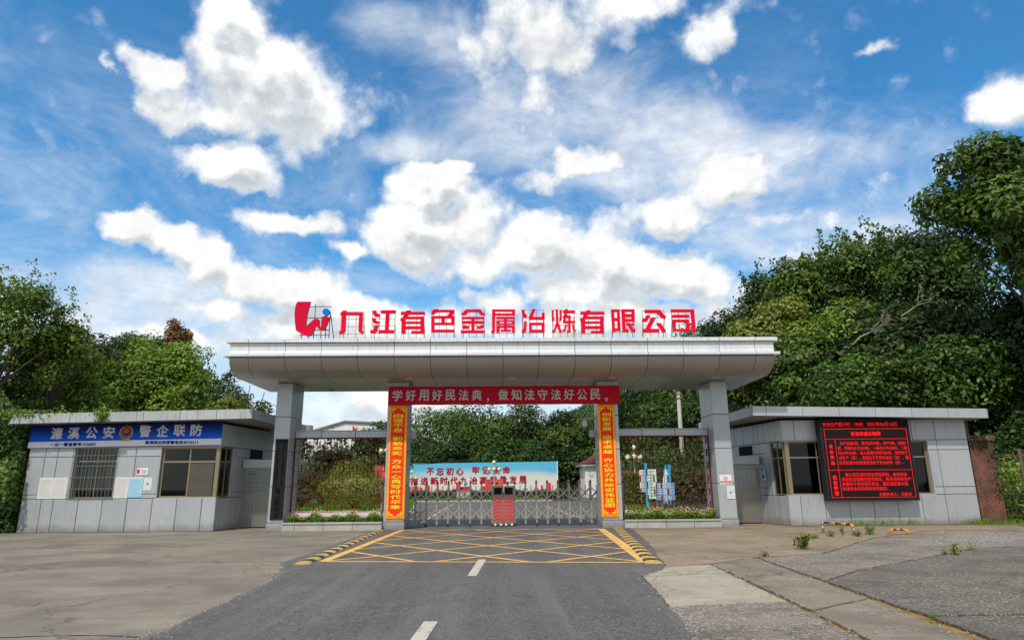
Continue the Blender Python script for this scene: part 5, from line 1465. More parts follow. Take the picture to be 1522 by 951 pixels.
# red sculpture bit with blue dot (small emblem monument) on lawn
mo = thing('emblem_monument', 'red swoosh monument with blue ball on a plinth before the billboard', 'monument', at(683, 742, 80) * 1)
mo.location.z = 0
s_ = 80 / 974 * 1.03
def mp(x, y): return at(x, y, 80) - Vector(mo.location)
mb = MB(); mb.extrude([tuple(mp(*p_)) for p_ in [(677.5, 716), (683, 716), (682.5, 726), (684, 729.5), (690, 724), (692, 724), (693, 729), (694.5, 722), (698, 722), (697, 730), (693, 733), (690, 730), (685, 735), (680, 733), (678, 727)]][::-1], Vector((0, .4, 0))); mb.obj('swoosh', 'poster_red', mo)
c = mp(691.5, 719.5); MB().ball(tuple(c), .16, 10, 6).obj('ball', 'sign_blue', mo, True)
c0 = mp(679, 740); c1 = mp(699, 745); MB().box(c0.x, -.3, 0, c1.x, .8, .9).obj('plinth', 'kerb', mo)

# parked car behind the gate
def car(px, py, Y, label, mat):
    b_ = ground_at(px, py); b_ = at(px, py, Y)
    t = thing('parked_car', label, 'car', (b_.x, Y, 0))
    prof = [(-2.1, .35), (-2.15, .75), (-1.9, .95), (-1.1, 1.05), (-.55, 1.42), (.7, 1.45), (1.35, 1.02), (2.0, .92), (2.15, .65), (2.1, .35)]
    MB().extrude([(x_, -.85, z_) for x_, z_ in prof][::-1], Vector((0, 1.7, 0))).obj('body', mat, t)
    MB().extrude([(x_, -.86, z_) for x_, z_ in [(-1.0, 1.05), (-.5, 1.36), (.65, 1.38), (1.15, 1.04)]][::-1], Vector((0, 1.72, 0))).obj('window', 'led_black', t)
    for x_ in (-1.35, 1.35): MB().tube([(x_, -.88, .32), (x_, .88, .32)], .32, 14).obj('wheel', 'rubber', t)
    MB().box(-1.0, -.875, .45, 1.0, -.862, .52).obj('trim', 'yellow_print', t)
car(688, 741, 86, 'small black parked car with yellow stripe behind the left gate half', 'car_black')

# ------------------------------------------------------------------ white tiled gatehouse
def tile_house():
    Y = 88
    a_, b_ = at(871, 738, Y), at(929, 738, Y)
    t = thing('white_hut', 'small white walled hut with red tiled hip roof behind the inner right post', 'building', (a_.x, Y, 0))
    w = b_.x - a_.x; hw_ = at(900, 692, Y).z; ht = at(900, 674, Y).z
    MB().box(0, 0, 0, w, 6, hw_).obj('wall', 'white_wall', t)
    MB().box(-.5, -.5, hw_, w + .5, 6.5, hw_ + .25).obj('cornice', 'white', t)
    rp_ = MB(); e0 = -.6; e1 = w + .6; z0 = hw_ + .25
    rp_.poly([(e0, -.6, z0), (e1, -.6, z0), (w - 1.8, 3, ht), (1.8, 3, ht)]); rp_.poly([(e0, 6.6, z0), (e0, -.6, z0), (1.8, 3, ht)]); rp_.poly([(e1, -.6, z0), (e1, 6.6, z0), (w - 1.8, 3, ht)]); rp_.poly([(e1, 6.6, z0), (e0, 6.6, z0), (1.8, 3, ht), (w - 1.8, 3, ht)])
    rf = rp_.obj('roof', 'tile_red', t)
    n = 24
    for k in range(n):
        u = (k + .5) / n; xb = e0 + (e1 - e0) * u
        f_ = min(1, min(xb - e0, e1 - xb) / 2.4)
        xt = xb
        MB().tube([(xb, -.62, z0 + .04), (xb, -.62 + 3.6 * f_, z0 + (ht - z0) * f_ + .05)], .10, 6).obj('tile_row', 'tile_red', rf)
    MB().tube([(1.8, 3, ht + .08), (w - 1.8, 3, ht + .08)], .18, 8).obj('ridge', 'tile_red', rf)
    window_unit(t, (w * .78, -.02, 1.6), (1, 0, 0), 1.1, 1.5, [0, .5, 1], None, 'white', 'glass_dark')
    return t
tile_house()

# far white factory hall
wb0, wb1, wpk = at(455, 650, 130), at(545, 650, 130), at(513, 627, 130)
fh = thing('factory_hall', 'far white factory hall with pitched gable and small red emblem', 'building', (wb0.x, 130, 0))
w = wb1.x - wb0.x + 14; pk = wpk.x - wb0.x
MB().extrude([tuple(v_) for v_ in [(0, 0, 0), (w, 0, 0), (w, 0, at(590, 634, 130).z), (pk, 0, wpk.z), (0, 0, at(455, 643, 130).z)]], Vector((0, 20, 0))).obj('wall', 'white_wall', fh)
mb = MB(); zz0 = at(455, 643, 130).z; zz1 = at(590, 634, 130).z
mb.hexa([(-1, -.4, zz0 - .4), (pk, -.4, wpk.z), (pk, 20.5, wpk.z), (-1, 20.5, zz0 - .4)], [(-1, -.4, zz0 - .1), (pk, -.4, wpk.z + .3), (pk, 20.5, wpk.z + .3), (-1, 20.5, zz0 - .1)])
mb.hexa([(pk, -.4, wpk.z), (w + .5, -.4, zz1 - .1), (w + .5, 20.5, zz1 - .1), (pk, 20.5, wpk.z)], [(pk, -.4, wpk.z + .3), (w + .5, -.4, zz1 + .2), (w + .5, 20.5, zz1 + .2), (pk, 20.5, wpk.z + .3)])
mb.obj('roof', 'steel_dark', fh)
def fp(x, y): return at(x, y, 129.9) - Vector((wb0.x, 130, 0))
mb = MB(); mb.extrude([tuple(fp(*p_)) for p_ in [(524, 633), (526.5, 633), (526, 637), (528, 635.5), (529, 637.5), (530, 634), (531.5, 635), (529.5, 639.5), (526, 640.5), (524, 638.5)]][::-1], Vector((0, .1, 0))); mb.obj('emblem', 'red_print', fh)
fx = MB()
for k in range(5):
    v = fp(458 + k * 14, 664); fx.box(v.x, -.05, 7, v.x + 1.4, .05, 8.6)
fx.obj('window', 'grey_print', fh)
# roof vents on the far hall
v = fp(451, 640); MB().box(v.x - 1.5, 1, v.z - 2, v.x + 1.0, 3, v.z + 1.2).obj('roof_unit', 'steel_dark', fh)

# ------------------------------------------------------------------ notice stands behind right lattice
def sign_board(px0, py0, px1, py1, Y, mat, label, lean=0.0, legs=True, top=None, cat='notice board', prints='grey_print', bar=None):
    a_, b_ = at(px0, py1, Y), at(px1, py0, Y)
    t = thing('notice_board', label, cat, (a_.x, Y, 0), 'standing notice boards on the lawn')
    w = b_.x - a_.x
    o = MB().box(0, 0, a_.z, w, .08, b_.z).obj('board', mat, t)
    mb = MB(); rnd = random.Random(int(px0)); n = 9; hh = b_.z - a_.z
    for k in range(n):
        z = a_.z + hh * (k + .7) / (n + .6); mb.box(w * .12, -.008, z, w * rnd.uniform(.55, .9), -.001, z + hh * .035)
    mb.obj('print', prints, t)
    if legs:
        for x_ in (.03, w - .09): MB().box(x_, .081, 0, x_ + .06, .14, b_.z - .1).obj('leg', 'steel_dark', t)
    if bar: MB().box(-.13, -.02, .2, -.003, .1, b_.z + .35).obj('side_post', bar, t)
    return t
sign_board(952, 698, 962, 731, 41, 'white_board', 'white notice board leftmost of the boards seen through the right lattice', bar=None)
sign_board(964, 697, 975, 741, 40, 'white_board', 'tall white and green notice board with bright blue side post', prints='green_print', bar='cyan')
sign_board(976, 717, 985, 743, 40, 'sky_board', 'low pale blue notice board between the white board and the blue pylon', prints='white')
sign_board(992, 717, 1002, 743, 39.5, 'sky_board', 'low pale blue notice board right of the blue pylon', prints='white')
Yp = 41
py = thing('pylon_sign', 'blue and white curved standing pylon sign among the notice boards', 'sign', (at(990, 745, Yp).x, Yp, 0))
def pp(x, y): 
    v = at(x, y, Yp) - Vector(py.location); return v
mb = MB(); mb.extrude([tuple(pp(*p_)) for p_ in [(987, 748), (998, 750), (997, 690), (990, 690), (987, 700)]], Vector((0, .2, 0))); mb.obj('blue_fin', 'cyan', py)
mb = MB(); mb.extrude([tuple(pp(*p_) + Vector((0, -.15, 0))) for p_ in [(988.5, 748), (991.5, 748), (992, 705), (989, 697), (985, 712), (985, 725)]], Vector((0, .14, 0))); mb.obj('white_fin', 'white', py)

# brick pier and iron fence on the right
bp = thing('brick_pier', 'old red brick pier leaning against the right end of the right guard house', 'pier', (17.80, 25.0, 0))
MB().box(.01, .01, 0, .93, .60, 3.02).obj('core', 'mortar', bp)
bw_ = MB(); rnd = random.Random(2); rows = 42; rh = 3.0 / rows
for r_ in range(rows):
    z = r_ * rh; off = .12 if r_ % 2 else 0
    x = -off
    while x < .94:
        x0_, x1_ = max(x, 0), min(x + .235, .94)
        if x1_ - x0_ > .03:
            j = rnd.uniform(-.006, .008); bw_.box(x0_ + .005, -.012 - j, z + .006, x1_ - .005, .05, z + rh - .006)
        x += .245
    y_ = .055
    while y_ < .60:
        y2 = min(y_ + .24, .61)
        j = rnd.uniform(-.006, .008); bw_.box(-.008 - j, y_ + .005, z + .006, .02, y2 - .005, z + rh - .006); bw_.box(.92, y_ + .005, z + .006, .946 + j, y2 - .005, z + rh - .006)
        y_ += .245
o = bw_.obj('brickwork', 'brick', bp); o['kind'] = 'stuff'
MB().box(-.06, -.07, 3.03, 1.0, .68, 3.12).obj('cap', 'brick', bp); MB().box(-.03, -.04, 3.12, .97, .65, 3.20).obj('cap', 'mortar', bp)
fe = thing('iron_fence', 'rusty iron railing fence right of the brick pier', 'fence', (18.8, 25.3, 0))
fb_ = MB().tube([(0, 0, .15), (0, 0, 2.55), (0, 0, 2.72)], [.012, .012, .003], 6).mesh('bar', 'rust')
for k in range(34): link('bar', fb_, fe, Matrix.Translation((.12 + k * .155, 0, 0)))
for z in (.28, 1.05, 1.52, 2.46): MB().tube([(0, 0, z), (5.4, 0, z + .05)], .028 if z > .5 else .02, 6).obj('rail', 'rust', fe)
gp = thing('iron_post', 'dark round iron post with disc at the right edge of the picture', 'post', (at(1536, 780, 22.5).x, 22.5, 0))
MB().tube([(0, 0, 0), (0, 0, 2.6)], .05, 10).obj('shaft', 'rust', gp, True)
MB().tube([(0, -.04, 1.35), (0, -.07, 1.35)], .19, 16).obj('disc', 'rust', gp)

# ------------------------------------------------------------------ foliage
def leaf_mesh(name, centers, normals, sizes, mat, aspect=.5, seed=0, droop=.25, tint=None):
    """many four-sided leaves folded along the midrib; one mesh"""
    rng = np.random.default_rng(seed); n = len(centers)
    nrm = normals / np.maximum(np.linalg.norm(normals, axis=1, keepdims=True), 1e-6)
    rv = rng.normal(size=(n, 3)); rv[:, 2] -= droop
    ax = rv - nrm * np.sum(rv * nrm, axis=1, keepdims=True); ax /= np.maximum(np.linalg.norm(ax, axis=1, keepdims=True), 1e-6)
    bx = np.cross(nrm, ax)
    s = sizes[:, None]
    p0 = centers - ax * s * .5
    p1 = centers + bx * s * aspect * .5 - ax * s * .05 + nrm * s * .06
    p2 = centers + ax * s * .5 - nrm * s * .10
    p3 = centers - bx * s * aspect * .5 - ax * s * .05 + nrm * s * .06
    v = np.stack([p0, p1, p2, p3], axis=1).reshape(-1, 3)
    me = bpy.data.meshes.new(name)
    me.vertices.add(n * 4); me.vertices.foreach_set('co', v.astype(np.float32).ravel())
    me.loops.add(n * 4); me.loops.foreach_set('vertex_index', np.arange(n * 4, dtype=np.int32))
    me.polygons.add(n); me.polygons.foreach_set('loop_start', np.arange(0, n * 4, 4, dtype=np.int32))
    at_ = me.attributes.new('tint', 'FLOAT', 'FACE')
    tv = rng.random(n) if tint is None else np.clip(tint + rng.normal(size=n) * .18, 0, 1)
    at_.data.foreach_set('value', tv.astype(np.float32))
    me.materials.append(M[mat]); me.update(calc_edges=True); me.validate()
    return me
def blob_points(blobs, n, rng, inner=.25):
    """points on lumpy shells of ellipsoid clumps; returns points, outward normals, clump tint"""
    bl = np.array(blobs); wgt = (bl[:, 3] * bl[:, 4] + bl[:, 4] * bl[:, 5] + bl[:, 3] * bl[:, 5]); wgt = wgt / wgt.sum()
    idx = rng.choice(len(bl), size=n, p=wgt)
    d = rng.normal(size=(n, 3)); d /= np.linalg.norm(d, axis=1, keepdims=True)
    d[:, 2] = np.where((d[:, 2] < -.35) & (rng.random(n) < .6), -d[:, 2], d[:, 2])
    r_ = np.where(rng.random(n) < inner, rng.uniform(.35, .85, n), rng.uniform(.82, 1.1, n))
    lump = 1 + .16 * np.sin(d[:, 0] * 5 + idx) * np.cos(d[:, 1] * 6 + idx * 2) + .12 * np.sin(d[:, 2] * 8 + idx * 3)
    p = bl[idx, :3] + d * bl[idx, 3:6] * (r_ * lump)[:, None]
    ctint = rng.random(len(bl))[idx]
    return p, d / bl[idx, 3:6], ctint
def crown_blobs(c, rx, ry, rz, k, rng, rel=.42, jitter=.25):
    out = [(c[0], c[1], c[2], rx * .62, ry * .62, rz * .62)]
    for _ in range(k):
        d = rng.normal(size=3); d /= np.linalg.norm(d)
        if d[2] < -.45: d[2] = -d[2] * .5
        q = rng.uniform(.58, .82); s_ = rel * rng.uniform(.65, 1.15)
        out.append((c[0] + d[0] * rx * q, c[1] + d[1] * ry * q, c[2] + d[2] * rz * q, rx * s_, ry * s_, rz * s_ * .8))
    return out
TREES = []
def tree(px, top, Y, rx, height, label, mat='leaf_mid', n=9000, leaf=.34, k=14, name='tree', rz=None, group='trees behind the gate', seed=None, base=None, aspect=.5, trunk=.16, cat='tree', rel=.42, X=None, sparse=None, upright=0):
    """tree whose crown top stands at (px, top) of the view direction at distance Y"""
    seed = seed if seed is not None else int(px * 7 + top * 3 + Y)
    rng = np.random.default_rng(seed)
    tp = at(px, top, Y); gz = terrain(tp.x, Y) - .2
    H_ = tp.z - gz
    rz = rz or min(height * .5, H_ * .5)
    cz = H_ - rz * 1.02
    t = thing(name, label, cat, (tp.x, Y, gz), group)
    blobs = crown_blobs((0, 0, cz), rx, rx * .9, rz, k, rng, rel)
    p, nv, ct = blob_points(blobs, n, rng)
    nn = nv / np.linalg.norm(nv, axis=1, keepdims=True) + rng.normal(size=p.shape) * .40 + np.array([0, 0, .35])
    p[:, 2] += H_ - np.percentile(p[:, 2], 99.6)
    keep = p[:, 2] > .3
    p, nn, ct = p[keep], nn[keep], ct[keep]
    if upright:
        # thin leading shoots above the crown
        ps, ns_ = [], []
        for _ in range(upright):
            bx, by = rng.normal(size=2) * rx * .4; L_ = rng.uniform(.4, 1.0) * rz * .62; sl = rng.normal(size=2) * .22
            m_ = 46; q = rng.random(m_)
            ps.append(np.stack([bx + sl[0] * q * L_ + rng.normal(size=m_) * .14, by + sl[1] * q * L_ + rng.normal(size=m_) * .14, cz + rz * .7 + q * L_], axis=1)); ns_.append(rng.normal(size=(m_, 3)))
        p = np.concatenate([p] + ps); nn = np.concatenate([nn] + ns_); ct = np.concatenate([ct, rng.random(upright * 46)])
    me = leaf_mesh('crown', p, nn, leaf * rng.uniform(.65, 1.25, len(p)), mat, aspect, seed, tint=ct * .85 + .05)
    link('crown', me, t)
    tr = MB(); r0 = trunk * (H_ / 8) ** .6
    bend = rng.normal(size=2) * .15
    tr.tube([(0, 0, -.2), (bend[0], bend[1], H_ * .3), (bend[0] * .4, bend[1] * .4, cz), (0, 0, cz + rz * .6)], [r0 * 1.2, r0 * .9, r0 * .55, r0 * .15], 8)
    tr.obj('trunk', 'bark', t, True)
    lm = MB()
    for b_ in blobs[1:9]:
        z0 = min(cz - rz * .3, H_ * .55) * rng.uniform(.6, 1.0)
        lm.tube([(bend[0] * .6, bend[1] * .6, z0), (b_[0] * .45, b_[1] * .45, z0 + (b_[2] - z0) * .55), (b_[0], b_[1], b_[2])], [r0 * .45, r0 * .28, r0 * .08], 5)
    lm.obj('limbs', 'bark', t, True)
    return t
def shrub(loc, rx, ry, rz, n, leaf, mat, label, name='shrub', k=6, group=None, cat='shrub', rel=.45, smooth_ball=False, aspect=.55, bark=True):
    rng = np.random.default_rng(int(loc[0] * 13 + loc[1] * 7) % 99991)
    t = thing(name, label, cat, loc, group)
    if smooth_ball: blobs = [(0, 0, rz * .35, rx, ry, rz * .65)]
    else: blobs = crown_blobs((0, 0, rz * .5), rx, ry, rz * .5, k, rng, rel)
    p, nv, ct = blob_points(blobs, n, rng, .15)
    nn = nv / np.linalg.norm(nv, axis=1, keepdims=True) + rng.normal(size=p.shape) * (.22 if smooth_ball else .42) + np.array([0, 0, .25])
    kp = p[:, 2] > 0.02
    me = leaf_mesh('foliage', p[kp], nn[kp], leaf * rng.uniform(.6, 1.2, kp.sum()), mat, aspect, 3, tint=(rng.random(kp.sum()) if smooth_ball else ct[kp] * .7 + .1))
    link('foliage', me, t)
    if bark:
        mb = MB()
        for q in range(4):
            a_ = q * 1.6; mb.tube([(0, 0, 0), (rx * .3 * math.cos(a_), ry * .3 * math.sin(a_), rz * .4), (rx * .55 * math.cos(a_), ry * .55 * math.sin(a_), rz * .75)], [.05 * rz ** .5, .03 * rz ** .5, .01], 5)
        mb.obj('stems', 'bark', t, True)
    return t

GR = 'wooded bank trees right of the gate'
# right bank, skyline trees then lower layers
tree(1088, 468, 52, 3.6, 8, 'dark round tree just right of the gateway beam end, leftmost of the bank', 'leaf_dark', 9000, group=GR)
tree(1128, 408, 50, 3.4, 9, 'dark leafy tree with ragged top above the right end of the beam', 'leaf_dark', 8000, group=GR, upright=5)
tree(1150, 445, 44, 3.2, 8, 'yellow green flowering tree right of the beam end', 'leaf_yellow', 8000, group=GR)
tree(1200, 385, 46, 4.0, 10, 'light green loose tree on the bank over the right guard house left corner', 'leaf_mid', 10000, group=GR, upright=8)
tree(1262, 362, 45, 4.0, 11, 'tree with thin sparse shoots rising against the sky on the right bank', 'leaf_mid', 10000, group=GR, upright=16, rel=.34)
tree(1325, 350, 44, 4.6, 10, 'dense dark tree with pale tips in the middle of the right bank skyline', 'leaf_dark', 12000, group=GR)
tree(1385, 345, 40, 3.8, 10, 'dark tree tucked beside the tall broad leaved tree', 'leaf_dark', 10000, group=GR)
tree(1240, 455, 40, 3.4, 8, 'bright green tree in the middle of the right bank', 'leaf_bright', 9000, .30, group=GR)
tree(1165, 500, 41, 3.2, 7, 'mid green tree low behind the left corner of the right guard house roof', 'leaf_mid', 8000, group=GR)
tree(1305, 455, 38, 3.4, 8, 'dark tree in the shaded hollow of the right bank', 'leaf_dark', 8000, group=GR)
tree(1365, 440, 37, 3.4, 8, 'dark tree below the tall broad leaved tree', 'leaf_dark', 8000, group=GR)
tree(1110, 540, 43, 2.6, 5.5, 'yellowish bush like tree directly right of the outer right post', 'leaf_yellow', 6500, group=GR)
tree(1225, 540, 36, 2.5, 5.0, 'low dark tree above the right guard house roof, left part', 'leaf_mid', 6500, .28, group=GR)
tree(1290, 530, 35.5, 2.6, 5.0, 'low bushy tree above the red display roof edge', 'leaf_mid', 6500, .28, group=GR)
tree(1350, 520, 35, 2.6, 5.0, 'low bushy tree above the right part of the guard house roof', 'leaf_mid', 6500, .28, group=GR)
tree(1412, 500, 34, 2.8, 5.5, 'low tree with bright leaves over the right end of the guard house roof', 'leaf_mid', 7000, .28, group=GR)
tree(1500, 430, 33, 3.2, 7, 'dark tree at the right edge under the tall broad leaved tree', 'leaf_dark', 8000, .30, group=GR)
tree(1482, 225, 31, 4.7, 13, 'tall broad leaved tree with drooping leaf clusters at the right edge of the picture', 'leaf_mid', 19000, .34, k=34, group=GR, rel=.25, aspect=.42, rz=5.6)
tree(1560, 250, 34, 4.2, 12, 'tall tree beyond the right edge behind the broad leaved one', 'leaf_mid', 7000, .45, k=20, group=GR, rel=.3, rz=5.5)
tree(1620, 330, 30, 4.0, 10, 'leafy tree outside the right edge of the view', 'leaf_mid', 5000, .45, group=GR)
# centre, behind the billboard
GC = 'dark trees behind the billboard'
CT = [(628, 640, 108, 5.0, 'leaf_dark', 'small dark tree at the left end of the billboard'), (668, 604, 108, 6.5, 'leaf_mid', 'tall spreading tree above the left half of the billboard'),
      (715, 596, 106, 7.0, 'leaf_mid', 'largest spreading tree above the middle of the billboard'), (765, 596, 108, 6.5, 'leaf_mid', 'spreading tree above the right half of the billboard'),
      (812, 612, 104, 6.0, 'leaf_dark', 'dark rounded tree over the right end of the billboard'), (850, 612, 103, 6.0, 'leaf_mid', 'tree between the billboard and the white hut'),
      (885, 612, 102, 6.0, 'leaf_mid', 'tree hanging over the white hut roof'), (740, 650, 100, 5.0, 'leaf_dark', 'low dark tree directly behind the billboard middle'), (665, 655, 100, 5.0, 'leaf_dark', 'low dark tree directly behind the left billboard half'),
      (848, 660, 99, 4.0, 'leaf_dark', 'low dark shrub tree between billboard and hut'), (790, 655, 100, 5.0, 'leaf_dark', 'low dark tree behind the right billboard half')]
for (px, tpy, Y, r_, mt, lb) in CT: tree(px, tpy, Y, r_, 14, lb, mt, 7500, .50, k=16, group=GC, rz=(at(px, tpy, Y).z) * .5)
# between right posts
GP = 'trees seen behind the right lattice screen'
for (px, tpy, Y, r_, mt, lb) in [(935, 575, 84, 5.5, 'leaf_dark', 'dark tree directly right of the inner right post'), (975, 545, 76, 6.0, 'leaf_dark', 'tall dark tree left of the utility pole'), (1015, 520, 70, 6.0, 'leaf_mid', 'tall dark tree right behind the utility pole'),
                                 (1045, 487, 62, 5.5, 'leaf_mid', 'yellow tipped tree whose top shows above the beam beside the last roof letter'), (985, 620, 64, 4.5, 'leaf_dark', 'low dark tree behind the globe lamp at the right lattice'), (1040, 600, 55, 4.0, 'leaf_dark', 'low dark tree against the outer right post')]:
    tree(px, tpy, Y, r_, 12, lb, mt, 8000, .42, k=14, group=GP)
# left of gate
GL = 'trees behind the left guard house'
tree(22, 428, 29, 2.3, 8, 'tall ragged tree with upright shoots at the left edge of the picture', 'leaf_bright', 6000, .18, group=GL, upright=34, rel=.33, rz=2.9)
tree(92, 485, 31, 2.2, 6, 'ragged tree with a few thin shoots second from the left edge', 'leaf_bright', 7500, .20, group=GL, upright=16, rel=.34)
tree(118, 500, 40, 2.6, 6, 'dark brownish tree behind the ragged ones at left', 'leaf_olive', 7000, .28, group=GL)
tree(158, 520, 42, 2.2, 6, 'round olive tree left of the bright camphor trees', 'leaf_olive', 6000, .28, group=GL)
tree(178, 535, 37, 2.6, 6, 'rounded bright green tree over the middle of the left guard house', 'leaf_bright', 9000, .24, group=GL)
tree(245, 505, 38, 3.2, 8, 'tallest rounded bright green tree behind the left guard house', 'leaf_bright', 12000, .24, group=GL)
tree(300, 552, 37, 2.4, 6, 'rounded green tree near the right end of the left guard house roof', 'leaf_bright', 8000, .24, group=GL)
tree(215, 497, 62, 4.0, 8, 'distant blue green tree peeping between the camphor trees', 'leaf_far', 6000, .40, group=GL)
tree(268, 474, 50, 1.2, 5, 'narrow rust brown tree top above the bright green tree', 'leaf_rust', 2600, .28, group=GL, k=8)
tree(345, 555, 42, 1.7, 6, 'feathery conifer like tree under the left end of the gateway beam', 'leaf_olive', 3800, .22, group=GL, rel=.28)
tree(398, 598, 50, 2.4, 5, 'dark tree top between left guard house and outer left post', 'leaf_dark', 3500, .34, group=GL)
tree(60, 535, 34, 3.2, 6, 'green tree filling the bank above the left end of the guard house roof', 'leaf_bright', 9000, .22, group=GL)
tree(-60, 420, 30, 4.0, 9, 'leafy tree outside the left edge of the view', 'leaf_mid', 5000, .35, group=GL)
tree(130, 570, 33, 2.6, 5, 'low vine covered tree right above the left part of the guard house roof', 'leaf_bright', 8000, .20, group=GL)
tree(335, 590, 36, 1.5, 3, 'small yellowish shrub tree above the right end of the left guard house roof', 'leaf_yellow', 3000, .2, group=GL)
# behind the left lattice
GB = 'trees and bushes behind the left lattice screen'
tree(503, 668, 85, 3.6, 8, 'dark round tree centred behind the left lattice screen', 'leaf_dark', 8000, .36, group=GB, rz=2.6)
tree(566, 628, 78, 3.6, 12, 'tall loose tree at right behind the left lattice screen', 'leaf_dark', 7000, .40, group=GB)
tree(596, 640, 102, 3.5, 12, 'dark tree seen between left lattice and billboard', 'leaf_dark', 5000, .4, group=GB)
def gl(px, py, Y): v = at(px, py, Y); return (v.x, Y, 0)
shrub(gl(526, 755, 46), 2.45, 2.2, 3.0, 17000, .11, 'leaf_hedge', 'large clipped dome bush right of centre behind the left lattice', 'dome_bush', smooth_ball=True, group=GB)
shrub(gl(478, 752, 58), 3.4, 2.6, 3.3, 8000, .20, 'leaf_dark', 'big loose bush left of the clipped dome bush', 'bush', group=GB)
shrub(gl(448, 750, 50), 1.0, .9, 1.5, 2500, .16, 'leaf_olive', 'small olive bush at the left edge of the left lattice screen', 'bush', group=GB)
# hedges
def hedge(x0, x1, y0, y1, h, n, leaf, mat, label, name='hedge'):
    rng = np.random.default_rng(int(abs(x0) * 31 + h * 7))
    t = thing(name, label, 'hedge', ((x0 + x1) / 2, (y0 + y1) / 2, 0))
    w, d_ = x1 - x0, y1 - y0
    p = np.stack([rng.uniform(-w / 2, w / 2, n), rng.uniform(-d_ / 2, d_ / 2, n), rng.uniform(.0, h, n)], axis=1)
    face = rng.random(n); a1 = face < .55; a2 = face >= .72
    p[a1, 1] = -d_ / 2 + rng.normal(size=a1.sum()) * .07; p[a2, 2] = h + rng.normal(size=a2.sum()) * .06
    p[:, 2] += .09 * np.sin(p[:, 0] * 2.1) * (p[:, 2] / h)
    nn = rng.normal(size=(n, 3)) * .6; nn[a1, 1] -= 1; nn[a2, 2] += 1
    link('foliage', leaf_mesh('foliage', p, nn, leaf * rng.uniform(.6, 1.2, n), mat, .55, 4), t)
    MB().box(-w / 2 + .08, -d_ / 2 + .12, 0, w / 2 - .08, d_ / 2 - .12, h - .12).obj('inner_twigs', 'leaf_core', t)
    return t
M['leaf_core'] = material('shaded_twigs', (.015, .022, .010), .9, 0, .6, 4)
a_, b_ = at(604, 738, 84), at(845, 738, 84)
hedge(a_.x, b_.x, 83.2, 84.6, at(700, 731, 84).z, 9000, .22, 'leaf_dark', 'long low clipped hedge in front of the billboard')
a_, b_ = at(1000, 745, 46), at(1085, 745, 46)
hedge(a_.x, b_.x, 45, 47.5, at(1040, 692, 45).z, 12000, .17, 'leaf_mid', 'tall dense hedge right of the notice boards behind the right lattice')
a_, b_ = at(928, 745, 48), at(962, 745, 48)
hedge(a_.x, b_.x + 1.4, 47, 48.5, at(945, 704, 47).z, 6000, .17, 'leaf_mid', 'dark hedge below the globe lamp behind the right lattice')

# cycads and palm
def palm(loc, r_, h, fronds, mat, label, name='cycad', up=.5, seed=1, nl=16, trunk_h=.4):
    rng = np.random.default_rng(seed); t = thing(name, label, 'palm', loc)
    MB().tube([(0, 0, -.1), (0, 0, trunk_h)], [.16, .13], 9).obj('trunk', 'bark', t, True)
    P, Nn, S = [], [], []
    sp = MB()
    for f in range(fronds):
        a_ = f * 2.399; e_ = up * rng.uniform(.3, 1.5)
        d_ = Vector((math.cos(a_), math.sin(a_), 0)); pts = []
        for k in range(7):
            u = k / 6; pts.append(Vector((0, 0, trunk_h)) + d_ * r_ * u + Vector((0, 0, h * (e_ * u * 1.6 - u * u * 1.1))))
        sp.tube(pts, [.02, .018, .016, .014, .012, .008, .004], 4)
        side = Vector((-d_.y, d_.x, 0))
        for k in range(nl):
            u = (k + 1) / (nl + 1) * 6; j = int(u); q = pts[min(j, 5)].lerp(pts[min(j, 5) + 1], u - j)
            for s_ in (-1, 1):
                ln = r_ * .26 * math.sin(math.pi * (.12 + .8 * (k + 1) / (nl + 1)))
                e2 = q + side * s_ * ln + d_ * ln * .5 - Vector((0, 0, ln * .25)); w_ = .02 * r_
                P.append([tuple(q - d_ * w_), tuple(e2), tuple(q + d_ * w_)])
    sp.obj('stalks', 'leaf_mid', t)
    mb = MB()
    for tri in P: mb.poly(tri)
    o = mb.obj('leaflets', mat, t)
    return t
palm(gl(653, 741, 79), 1.9, 1.5, 26, 'leaf_dark', 'dark cycad on the lawn left of the red swoosh monument', seed=2)
palm(gl(717, 742, 77), 2.2, 2.1, 30, 'leaf_dark', 'larger dark cycad on the lawn left of the motor boxes', seed=3)
v = at(1188, 585, 33); palm((v.x, 33, terrain(v.x, 33)), 1.9, 1.7, 18, 'leaf_mid', 'fan palm behind the left part of the right guard house roof', 'palm', 1.1, 5, 18, max(1.2, v.z - terrain(v.x, 33) - 1.6))
# dead branches on the right bank
def snag(px, py, Y, s_, label, seed):
    rng = random.Random(seed); v = at(px, py, Y); t = thing('dead_branch', label, 'branch', v, 'bare dead branches on the right bank'); mb = MB()
    def grow(p, d, L_, r_, lv):
        q = p + d * L_; mid = p.lerp(q, .5) + Vector((rng.uniform(-.1, .1), 0, rng.uniform(-.1, .1))) * L_
        mb.tube([p, mid, q], [r_, r_ * .8, r_ * .55], 5)
        if lv:
            for _ in range(3):
                grow(q, (d + Vector((rng.uniform(-.8, .8), rng.uniform(-.3, .3), rng.uniform(-.4, .7)))).normalized(), L_ * .62, r_ * .55, lv - 1)
    grow(Vector((0, 0, 0)), Vector((.8, -.2, .55)).normalized(), s_, .05, 3)
    mb.obj('twigs', 'bark_pale', t, True)
snag(1268, 512, 33.5, 1.1, 'pale bare branch in the middle of the right bank', 1)
snag(1340, 470, 33, .9, 'pale twisted branch high on the right bank', 9)

